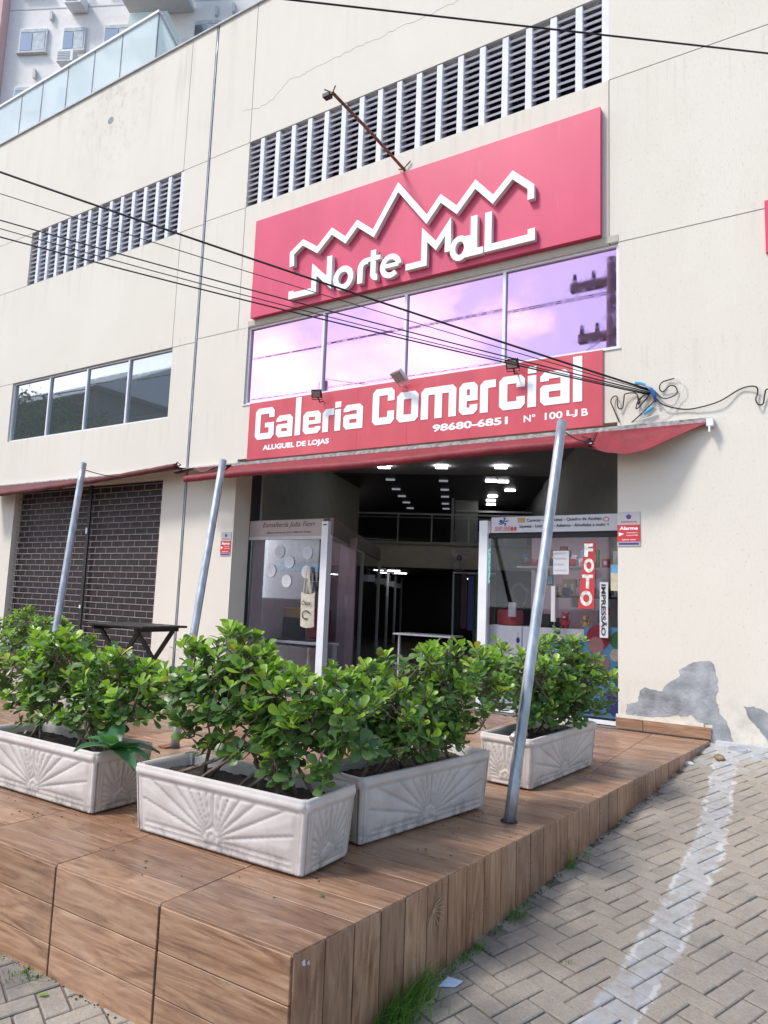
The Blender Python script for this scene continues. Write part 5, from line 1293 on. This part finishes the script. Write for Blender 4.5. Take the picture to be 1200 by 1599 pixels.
MB().prism(stroke([(-.16, 1.94), (-.13, 1.965), (-.10, 1.945), (-.11, 1.92), (-.15, 1.925)], .006, True), facade(YH), (0, .002, 0)).build('cup_picture', 'print_red', b2)
MB().box((-1.37, YB, 1.77), (.01, YB + .03, 1.825)).build('transom', 'dark_void', b2)
MB().box((-1.37, YB + .006, .03), (.012, YB + .014, 1.768)).build('glass_front', 'shop_glass', b2)
MB().box((-1.37, YB - .03, -.002), (.02, YB + .03, .03)).build('sill', 'white_paint', b2)
MB().box((-.665, YB - .05, .93), (-.625, YB - .01, 1.28)).build('door_handle', 'frame_white', b2)
# booth shell
MB().box((-1.42, 1.55, 0), (.1, 1.58, 1.95)).build('back_wall', 'booth_pink', b2); MB().box((-1.42, .25, 1.96), (.1, 1.6, 1.975)).build('booth_top', 'booth_header_side', b2)
hbox(MB(), .1, 1.6, 2.05, 2.06, 0.0, 1.9).build('side_glass', 'shop_glass', b2)
# foto strip, paper, impressao strip
ft = empty('foto_strip', (-.33, YB - .01, 1.1), 'vertical red strip with silver letters F O T O on the shop glass', 'sign')
MB().prism([[(-.405, 1.07), (-.25, 1.07), (-.235, 1.72), (-.345, 1.72)]], facade(YB - .006), (0, .003, 0)).build('strip', 'print_red', ft)
text_part('F', 'letter', 'foil_silver', ft, -.345, 1.575, .085, .13, YB - .009, bold=.05)
text_part('O', 'letter', 'foil_silver', ft, -.35, 1.42, .10, .14, YB - .009, bold=.05)
text_part('T', 'letter', 'foil_silver', ft, -.365, 1.265, .105, .135, YB - .009, bold=.05)
text_part('O', 'letter', 'foil_silver', ft, -.385, 1.095, .12, .15, YB - .009, bold=.05)
im = empty('impressao_strip', (-.16, YB - .01, .85), 'vertical white strip reading IMPRESSÃO in black on the shop glass', 'sign')
MB().box((-.195, YB - .006, .80), (-.115, YB - .003, 1.33)).build('strip', 'print_white', im)
text_part('IMPRESSÃO', 'lettering', 'print_black', im, -.18, .82, .052, .49, YB - .009, vertical=True, bold=.03)
pr_ = empty('paper_notice', (-.56, YB - .01, 1.4), 'white paper notice with handwritten lines beside the pole', 'notice')
MB().box((-.66, YB - .006, 1.40), (-.50, YB - .003, 1.635)).build('sheet', 'print_white', pr_)
for z, tx, w_ in ((1.60, 'IMPRESSÃO', .13), (1.55, 'documentos', .12), (1.49, 'boleto', .10), (1.43, 'currículo', .13)): text_part(tx, 'lettering', 'print_grey', pr_, -.65, z, w_, .024, YB - .008)
nt = empty('blue_flyer', (-.05, YB - .01, 1.3), 'pale flyer with a blue band on the shop glass at the right edge', 'flyer')
MB().box((-.09, YB - .006, 1.25), (.012, YB - .003, 1.42)).build('sheet', 'cotton', nt); MB().box((-.09, YB - .006, 1.421), (.012, YB - .003, 1.50)).build('band', 'cyan_print', nt)
# led string on the post
ld = MB()
for k in range(26):
    if k % 5 != 3: ld.box((-1.362 + .012 * (k % 2), YB - .02, 1.30 + k * .014), (-1.354 + .012 * (k % 2), YB - .012, 1.308 + k * .014))
tag(ld.build('led_string', 'led_green'), 'green led dots running down beside the print shop post', 'lights')
# shelves and cabinets
cb2 = empty('white_cabinet', (-1.1, .55, 0), 'white counter cabinet behind the print shop glass', 'cabinet')
place('cabinet_body', cbox_mesh('cabinet_body', .40, .35, .86, 'white_paint', .006), (-1.22, .42, .43), cb2)
text_part('C I R C O  F O T O', 'side_print', 'print_red', cb2, -1.07, .50, .02, .30, .243, vertical=True)
MB().prism([arc(-1.06, .72, .02, .03, 0, 345, 15)], facade(.243), (0, .001, 0)).build('side_logo', 'print_blue', cb2)
cd = empty('display_counter', (-.5, .55, 0), 'white framed glass display counter with coloured prints', 'counter')
m = MB().box((-1.01, .245, .74), (.0, .60, .86)).box((-1.01, .245, .0), (-.95, .60, .74)).box((-.02, .245, 0), (.0, .6, .74)); m.build('counter_frame', 'white_paint', cd)
MB().box((-.95, .28, .05), (-.02, .30, .74)).build('dark_back', 'cyan_print', cd)
qq = random.Random(2)
for k in range(26):
    x, z = qq.uniform(-.9, -.08), qq.uniform(.1, .68); MB().prism([arc(x, z, qq.uniform(.02, .05), qq.uniform(.02, .05), 0, 330, 11)], facade(.272 - k * .0003), (0, .0002, 0)).build('colour_print', qq.choice(['bag_orange', 'print_white', 'print_grey', 'plush_green', 'print_red']), cd)
for z, x0, x1 in ((1.50, -1.33, -.52), (1.18, -.9, -.1)):
    t = empty('wall_shelf', ((x0 + x1) / 2, 1.0, z), 'upper white shelf inside the print shop' if z > 1.3 else 'lower dark shelf inside the print shop', 'shelf')
    MB().box((x0, .85, z), (x1, 1.15, z + .02)).build('board', 'print_white' if z > 1.3 else 'dark_cloth', t)
    for x in (x0 + .1, x1 - .1): MB().box((x, 1.15, z - .1), (x + .02, 1.54, z + .02)).build('bracket', 'frame_dim', t)
def mug(x, y, z, mt_, h=.09, r=.04):
    t = empty('mug', (x, y, z), 'small mug among the goods in the print shop', 'mug', 'mugs on the print shop shelf')
    MB().tube([(x, y, z), (x, y, z + h)], r, 12).build('cup', mt_, t, smooth=True); MB().tube([(x + r, y, z + h * .25), (x + r + .025, y, z + h * .3), (x + r + .025, y, z + h * .7), (x + r, y, z + h * .75)], .006, 5).build('handle', mt_, t)
for k in range(7): mug(-1.28 + .11 * k, .98, 1.521, ['print_brown', 'plush_red', 'print_grey', 'dark_cloth'][k % 4])
for k in range(5): mug(-.8 + .15 * k, .98, 1.201, ['dark_cloth', 'print_grey', 'plush_red'][k % 3])
gs = empty('gift_basket', (-1.2, .42, .86), 'red gift box with dark ribbon loops on the white cabinet', 'gift')
place('box', cbox_mesh('box', .22, .2, .16, 'plush_red', .01), (-1.22, .42, .945), gs)
MB().tube(smooth_path([(-1.12, .42, 1.03), (-1.20, .42, 1.2), (-1.13, .42, 1.30), (-1.03, .42, 1.2), (-1.10, .42, 1.03)]), .02, 7).build('ribbon', 'dark_cloth', gs, smooth=True)
place('card', cbox_mesh('card', .08, .03, .15, 'print_grey', .003), (-1.15, .3, 1.03), gs)
bt = empty('bag_pile', (-.85, .6, .86), 'dark bags and boxes on the display counter', 'bags')
for k, (x, w_, h_, mt_) in enumerate(((-.85, .16, .14, 'dark_cloth'), (-.95, .1, .2, 'print_grey'), (-.7, .12, .1, 'dark_cloth'))): place('box', cbox_mesh('box', w_, .12, h_, mt_, .01), (x, .45 + .05 * k, .861 + h_ / 2), bt)
qk = random.Random(12)
def lamp_bar(parent, x0, x1, y, z): MB().box((x0, y - .04, z), (x1, y + .04, z + .015)).build('booth_light', 'lamp_lit', parent)
lamp_bar(b2, -1.2, -.2, .9, 1.93); lamp_bar(b1, -4.7, -4.0, 1.1, 2.04)
def toy(x, y, z, s, mt_, label):
    t = empty('soft_toy', (x, y, z), label, 'soft toy', 'soft toys in the print shop')
    def ball(nm, c, r, m_):
        b = bmesh.new(); bmesh.ops.create_uvsphere(b, u_segments=14, v_segments=10, radius=1)
        for v in b.verts: v.co = Vector((v.co.x * r[0], v.co.y * r[1], v.co.z * r[2]))
        me = bpy.data.meshes.new(nm); b.to_mesh(me); b.free(); me.materials.append(M[m_]); me.polygons.foreach_set('use_smooth', [True] * len(me.polygons)); place(nm, me, (x + c[0] * s, y + c[1] * s, z + c[2] * s), t)
    ball('torso', (0, 0, .5), (.38 * s, .32 * s, .5 * s), mt_); ball('head', (0, -.05, 1.2), (.36 * s, .34 * s, .34 * s), mt_); ball('muzzle', (0, -.36, 1.12), (.15 * s, .1 * s, .12 * s), 'cotton')
    for sx in (-1, 1):
        ball('ear', (sx * .28, 0, 1.5), (.13 * s, .08 * s, .13 * s), mt_); ball('arm', (sx * .42, -.1, .65), (.13 * s, .15 * s, .28 * s), mt_); ball('foot', (sx * .25, -.35, .14), (.15 * s, .22 * s, .14 * s), mt_)
toy(-.62, .42, .862, .10, 'plush_red', 'small red plush bear on the display counter'); toy(-.42, .45, .862, .09, 'bag_orange', 'small tan plush bear on the display counter'); toy(-1.28, .98, 1.521, .07, 'plush_green', 'tiny green plush bear on the upper shelf')
for k in range(22):
    top = k < 11; x = (-1.30 + .115 * k) if top else (-.88 + .075 * (k - 11)); y, z = (1.05, 1.521) if top else (1.02, 1.201); h_ = qk.uniform(.08, .22) if top else qk.uniform(.08, .2)
    t = empty('gift_box', (x, y, z), ('gift box among the goods on the upper shelf of the print shop' if top else 'gift box among the goods on the lower shelf of the print shop'), 'box', 'gift boxes on the upper print shop shelf' if top else 'gift boxes on the lower print shop shelf')
    mt_ = qk.choice(['plush_red', 'cyan_print', 'bag_orange', 'print_white', 'print_grey', 'print_blue', 'plush_green', 'print_red'])
    place('carton', cbox_mesh('carton', qk.uniform(.05, .085), .07, h_, mt_, .003), (x, y, z + h_ / 2), t); place('carton_label', cbox_mesh('carton_label', .03, .002, h_ * .4, 'print_white', .0005), (x, y - .037, z + h_ * .5), t)
for k in range(14):
    x, z = qk.uniform(-1.3, -.1), qk.uniform(.95, 1.75); w_, h_ = qk.uniform(.06, .13), qk.uniform(.07, .14)
    t = empty('wall_print', (x, 1.54, z), 'small framed print hanging on the pinkish back wall of the print shop', 'picture', 'small prints on the shop back wall')
    place('frame', cbox_mesh('frame', w_, .012, h_, 'print_black', .002), (x, 1.541, z), t); place('picture', cbox_mesh('picture', w_ * .8, .004, h_ * .8, qk.choice(['cyan_print', 'plush_red', 'bag_orange', 'print_white', 'skin_pink']), .0005), (x, 1.532, z), t)
# generic poster with round coloured shapes
ps = empty('cartoon_poster', (-.15, .2, .3), 'colourful poster with round red, pink and green shapes at the lower right of the glass', 'poster')
def blob(x, z, rx, rz, mt_, k, nm='shape'): MB().prism([arc(x, z, rx, rz, 0, 340, 17)], facade(YB + .030 - k * .0008), (0, .0006, 0)).build(nm, mt_, ps)
MB().box((-.36, YB + .032, .05), (.01, YB + .035, .90)).build('backing', 'cyan_print', ps)
for k, a in enumerate(((-.22, .80, .115, .12, 'plush_red'), (-.24, .72, .075, .085, 'skin_pink'), (-.02, .78, .085, .09, 'plush_green'), (-.05, .64, .06, .06, 'cotton'), (-.20, .55, .09, .10, 'skin_pink'), (-.20, .44, .08, .07, 'plush_red'), (-.02, .45, .07, .10, 'plush_green'), (-.07, .2, .07, .12, 'print_blue'))): blob(*a, k + 1)
# clothes rack in the hall behind
cr_ = empty('clothes_rack', tuple(HP(3.2, 1.8)), 'rack of dark clothes standing in the hall beside the print shop', 'clothes rack')
hbox(MB(), 3.1, 3.14, 1.5, 2.2, 1.55, 1.58).build('rail', 'frame_dim', cr_); hbox(MB(), 3.1, 3.13, 1.5, 1.53, 0, 1.55).build('upright', 'frame_dim', cr_); hbox(MB(), 3.1, 3.13, 2.17, 2.2, 0, 1.55).build('upright', 'frame_dim', cr_)
for k in range(6): m = MB(); c = HP(3.12, 1.58 + k * .11, 1.08 + .03 * (k % 2)); m.obox(c, (.2, .048, .44), dv, pv, UP); m.build('garment', ['dark_cloth', 'print_brown', 'print_blue', 'plush_green', 'dark_cloth', 'plush_red'][k], cr_)
# small bar rail seen between the planters
br = empty('metal_bench', (-2.6, .9, 0), 'thin metal rail table standing in the hall entrance', 'table')
MB().box((-2.95, .85, .66), (-2.15, 1.2, .68)).build('top', 'frame_white', br)
for x in (-2.9, -2.2): MB().box((x, .9, 0), (x + .02, .93, .66)).build('leg', 'frame_dim', br)

# ------------------------------------------------------------------ folding bar table on the deck
tbl = empty('folding_table', (-4.3, -1.95, 0), 'black wooden folding table with crossed legs in front of the shutter', 'table')
for k in range(6): place('top_slat', cbox_mesh('top_slat', .88, .085, .022, 'black_wood', .003), (-4.285, -2.2 + k * .095, .735), tbl)
MB().box((-4.65, -2.22, .685), (-4.61, -1.70, .722)).build('apron', 'black_wood', tbl); MB().box((-3.99, -2.22, .685), (-3.95, -1.70, .722)).build('apron', 'black_wood', tbl)
def leg(a, b, w=.022): a, b = Vector(a), Vector(b); d = (b - a).normalized(); s = Vector((0, 1, 0)); m = MB(); m.obox((a + b) / 2, ((b - a).length / 2, .011, w), d, s, d.cross(s)); m.build('leg', 'black_wood', tbl)
for y in (-2.17, -1.75): leg((-3.98, y, .69), (-4.55, y, 0)); leg((-4.60, y + .03, .69), (-3.88, y + .03, 0))
MB().box((-4.42, -2.17, .35), (-4.38, -1.72, .37)).build('stretcher', 'black_wood', tbl)

# ------------------------------------------------------------------ apartment block behind
apo = Vector((-6, 0, 0)); 
def AP(u, s, z): return apo + dv * s + pv * u + UP * z
ap = empty('apartment_block', tuple(AP(-6, 14, 0)), 'pale cream apartment block rising behind the parapet at upper left', 'building')
def abox(m, s0, s1, u0, u1, z0, z1, mi=0): m.obox(AP((u0 + u1) / 2, (s0 + s1) / 2, (z0 + z1) / 2), ((s1 - s0) / 2, (u1 - u0) / 2, (z1 - z0) / 2), dv, pv, UP, mi); return m
abox(MB(), 14, 22, -13.95, 14, 0, 34).build('wall', 'apartment_wall', ap)
abox(MB(), 13.6, 22, -15.0, -13.96, 0, 34).build('wall', 'apartment_pink', ap)
abox(MB(), 13.985, 13.999, -13.9, 14, 23.2, 23.24).build('floor_band', 'apartment_slab', ap)
def awin(u0, u1, z0, z1, ac=False):
    w = abox(MB(), 13.9, 13.99, u0, u1, z0, z1).build('window', 'white_paint', ap)
    mid = (u0 + u1) / 2; k = .05
    abox(MB(), 13.88, 13.898, u0 + k, mid - .02, z0 + k, z1 - .22).build('pane', 'grey_glass', w); abox(MB(), 13.88, 13.898, mid + .02, u1 - k, z0 + k, z1 - .22).build('pane', 'curtain', w)
    abox(MB(), 13.88, 13.898, u0 + k, u1 - k, z1 - .18, z1 - k).build('pane', 'curtain', w)
    abox(MB(), 13.84, 13.99, u0 - .05, u1 + .05, z0 - .08, z0 - .01).build('sill', 'apartment_slab', w)
floors = [(20.05 + 2.45 - 3.95, 19.6), ]
for f in range(-1, 4):
    zb = 21.35 + f * 2.42
    for (u0, u1) in ((-13.35, -12.25), (-11.60, -10.70), (-9.95, -8.75), (-6.43, -5.40), (-4.3, -3.2), (-2, -.9)):
        awin(u0, u1, zb, zb + (.98 if u1 - u0 > .95 else .95))
for (u, z) in ((-11.15, 20.75), (-11.05, 23.15), (-11.15, 18.3)):
    t = empty('air_conditioner', tuple(AP(u, 13.6, z)), 'white air conditioner box under an apartment window, %s' % ('upper one' if z > 22 else 'middle one' if z > 20 else 'lowest one'), 'air conditioner')
    abox(MB(), 13.45, 13.98, u - .32, u + .32, z - .22, z + .22).build('casing', 'white_paint', t)
    for k in range(5): abox(MB(), 13.435, 13.449, u - .28, u + .2, z - .15 + k * .07, z - .12 + k * .07).build('vent_slat', 'apartment_slab', t)
for (u, z) in ((-12.15, 22.9), (-12.6, 20.5), (-5.6, 22.75), (-4.95, 22.85)): abox(MB(), 13.88, 13.98, u - .05, u + .05, z - .25, z + .12).build('downpipe_stub', 'apartment_slab', ap)
abox(MB(), 13.9, 13.98, -5.1, -4.75, 22.2, 22.45).build('ledge_box', 'apartment_slab', ap)
for z in (22.75, 25.2): abox(MB(), 11.6, 13.99, -9.0, -6.5, z, z + .16).build('balcony_slab', 'apartment_slab', ap)
abox(MB(), 11.6, 11.63, -9.0, -6.5, 22.92, 23.8).build('balcony_glass', 'rail_glass', ap); abox(MB(), 11.6, 13.9, -6.53, -6.5, 22.92, 23.8).build('balcony_glass', 'rail_glass', ap)
abox(MB(), 12.8, 13.9, -7.0, -6.97, 20.9, 21.75).build('balcony_glass', 'rail_glass', ap); abox(MB(), 12.8, 12.83, -8.4, -7.0, 20.9, 21.75).build('balcony_glass', 'rail_glass', ap); abox(MB(), 12.8, 13.99, -8.4, -6.97, 20.72, 20.88).build('balcony_slab', 'apartment_slab', ap)

# ------------------------------------------------------------------ across the street (seen in the window reflections)
def util_pole(x, y, h, label, arms=True):
    t = empty('utility_pole', (x, y, -.8), label, 'utility pole', 'concrete utility poles along the street')
    MB().tube([(x, y, -.8), (x, y, h)], [.17, .11], 12).build('shaft', 'concrete_pole', t, smooth=True)
    for z, L in ((h - .6, 1.0), (h - 1.9, .8)) if arms else ():
        MB().box((x - L, y - .22, z), (x + L, y - .05, z + .20)).build('crossarm', 'concrete_pole', t)
        for dx in (-.9, -.45, .45, .9): MB().tube([(x + dx * L, y - .1, z + .2), (x + dx * L, y - .1, z + .42)], [.06, .04], 8).build('insulator', 'black_rubber', t)
    MB().tube([(x + .1, y - .2, 5.2), (x + .1, y - .2, 6.0)], .14, 12).build('transformer', 'concrete_pole', t)
util_pole(-2.45, -9.0, 9.2, 'concrete utility pole with crossarms on the kerb, mirrored in the purple window')
util_pole(-9.6, -7.5, 6.7, 'short plain concrete pole further left along the kerb where the cables start', False)
for i, (z, sgn) in enumerate(((8.75, 1), (8.72, -1), (7.4, 1))):
    o = MB().tube(sagline((-34, -9 + .2 * i, z + .3), (16, -9 - .2 * i, z), .5, 30), .014, 5).build('street_wire', 'black_rubber'); tag(o, 'power line running along the street between the utility poles', 'cable', 'power lines along the street')
ob = empty('opposite_house', (-24, -17, -.8), 'grey house with a pitched roof across the street, mirrored in the left window', 'house')
MB().box((-46, -26, -.8), (-31, -16, 11.6)).build('wall', 'brick_grey', ob)
MB().prism([[(-26.6, 11.55), (-15.4, 11.55), (-21, 14.6)]], lambda u, v: (-47, u, v), (16.8, 0, 0)).build('roof', 'apartment_slab', ob)
for x in (-43, -40, -37, -34): MB().box((x, -16.03, 8.9), (x + 1.4, -15.99, 10.8)).build('window', 'dark_void', ob)
def tree(x, y, h, r_, seed, label):
    q = random.Random(seed); t = empty('tree', (x, y, -.8), label, 'tree', 'trees across the street')
    MB().tube([(x, y, -.8), (x + .1, y, h * .35), (x - .1, y + .1, h * .6)], [.22, .16, .09], 8).build('trunk', 'bark', t, smooth=True)
    m = MB(); cl = [(x + q.uniform(-r_, r_) * .7, y + q.uniform(-r_, r_) * .7, h * .68 + q.uniform(-.8, .9) * r_ * .6, r_ * q.uniform(.3, .55)) for _ in range(14)]
    for _ in range(3200):
        c = q.choice(cl); d = Vector((q.gauss(0, 1), q.gauss(0, 1), q.gauss(0, 1))).normalized() * c[3] * q.uniform(.6, 1.05); p = Vector(c[:3]) + d
        a = Vector((q.gauss(0, 1), q.gauss(0, 1), q.gauss(0, 1))).normalized(); b = a.orthogonal().normalized(); s = q.uniform(.07, .15)
        m.add([p - a * s, p + b * s * .6, p + a * s, p - b * s * .6], [(0, 1, 2, 3)])
    m.build('crown', 'tree_leaf', t)
tree(-24.5, -14.0, 9.9, 2.1, 1, 'rounded dark tree across the street, the one nearest the mall'); tree(-28.5, -14.2, 11.2, 2.3, 2, 'bushy dark tree across the street before the grey house')
tree(-33.0, -13.8, 13.0, 3.0, 3, 'dark spreading tree across the street at the far left'); tree(8, -22, 7.2, 2.6, 4, 'dark tree across the street on the right side')
kb = MB().box((-60, -9.32, -.9), (60, -9.19, -.66)); tag(kb.build('kerb', 'kerb_cement'), 'street kerb running along the pavement edge', kind='structure')
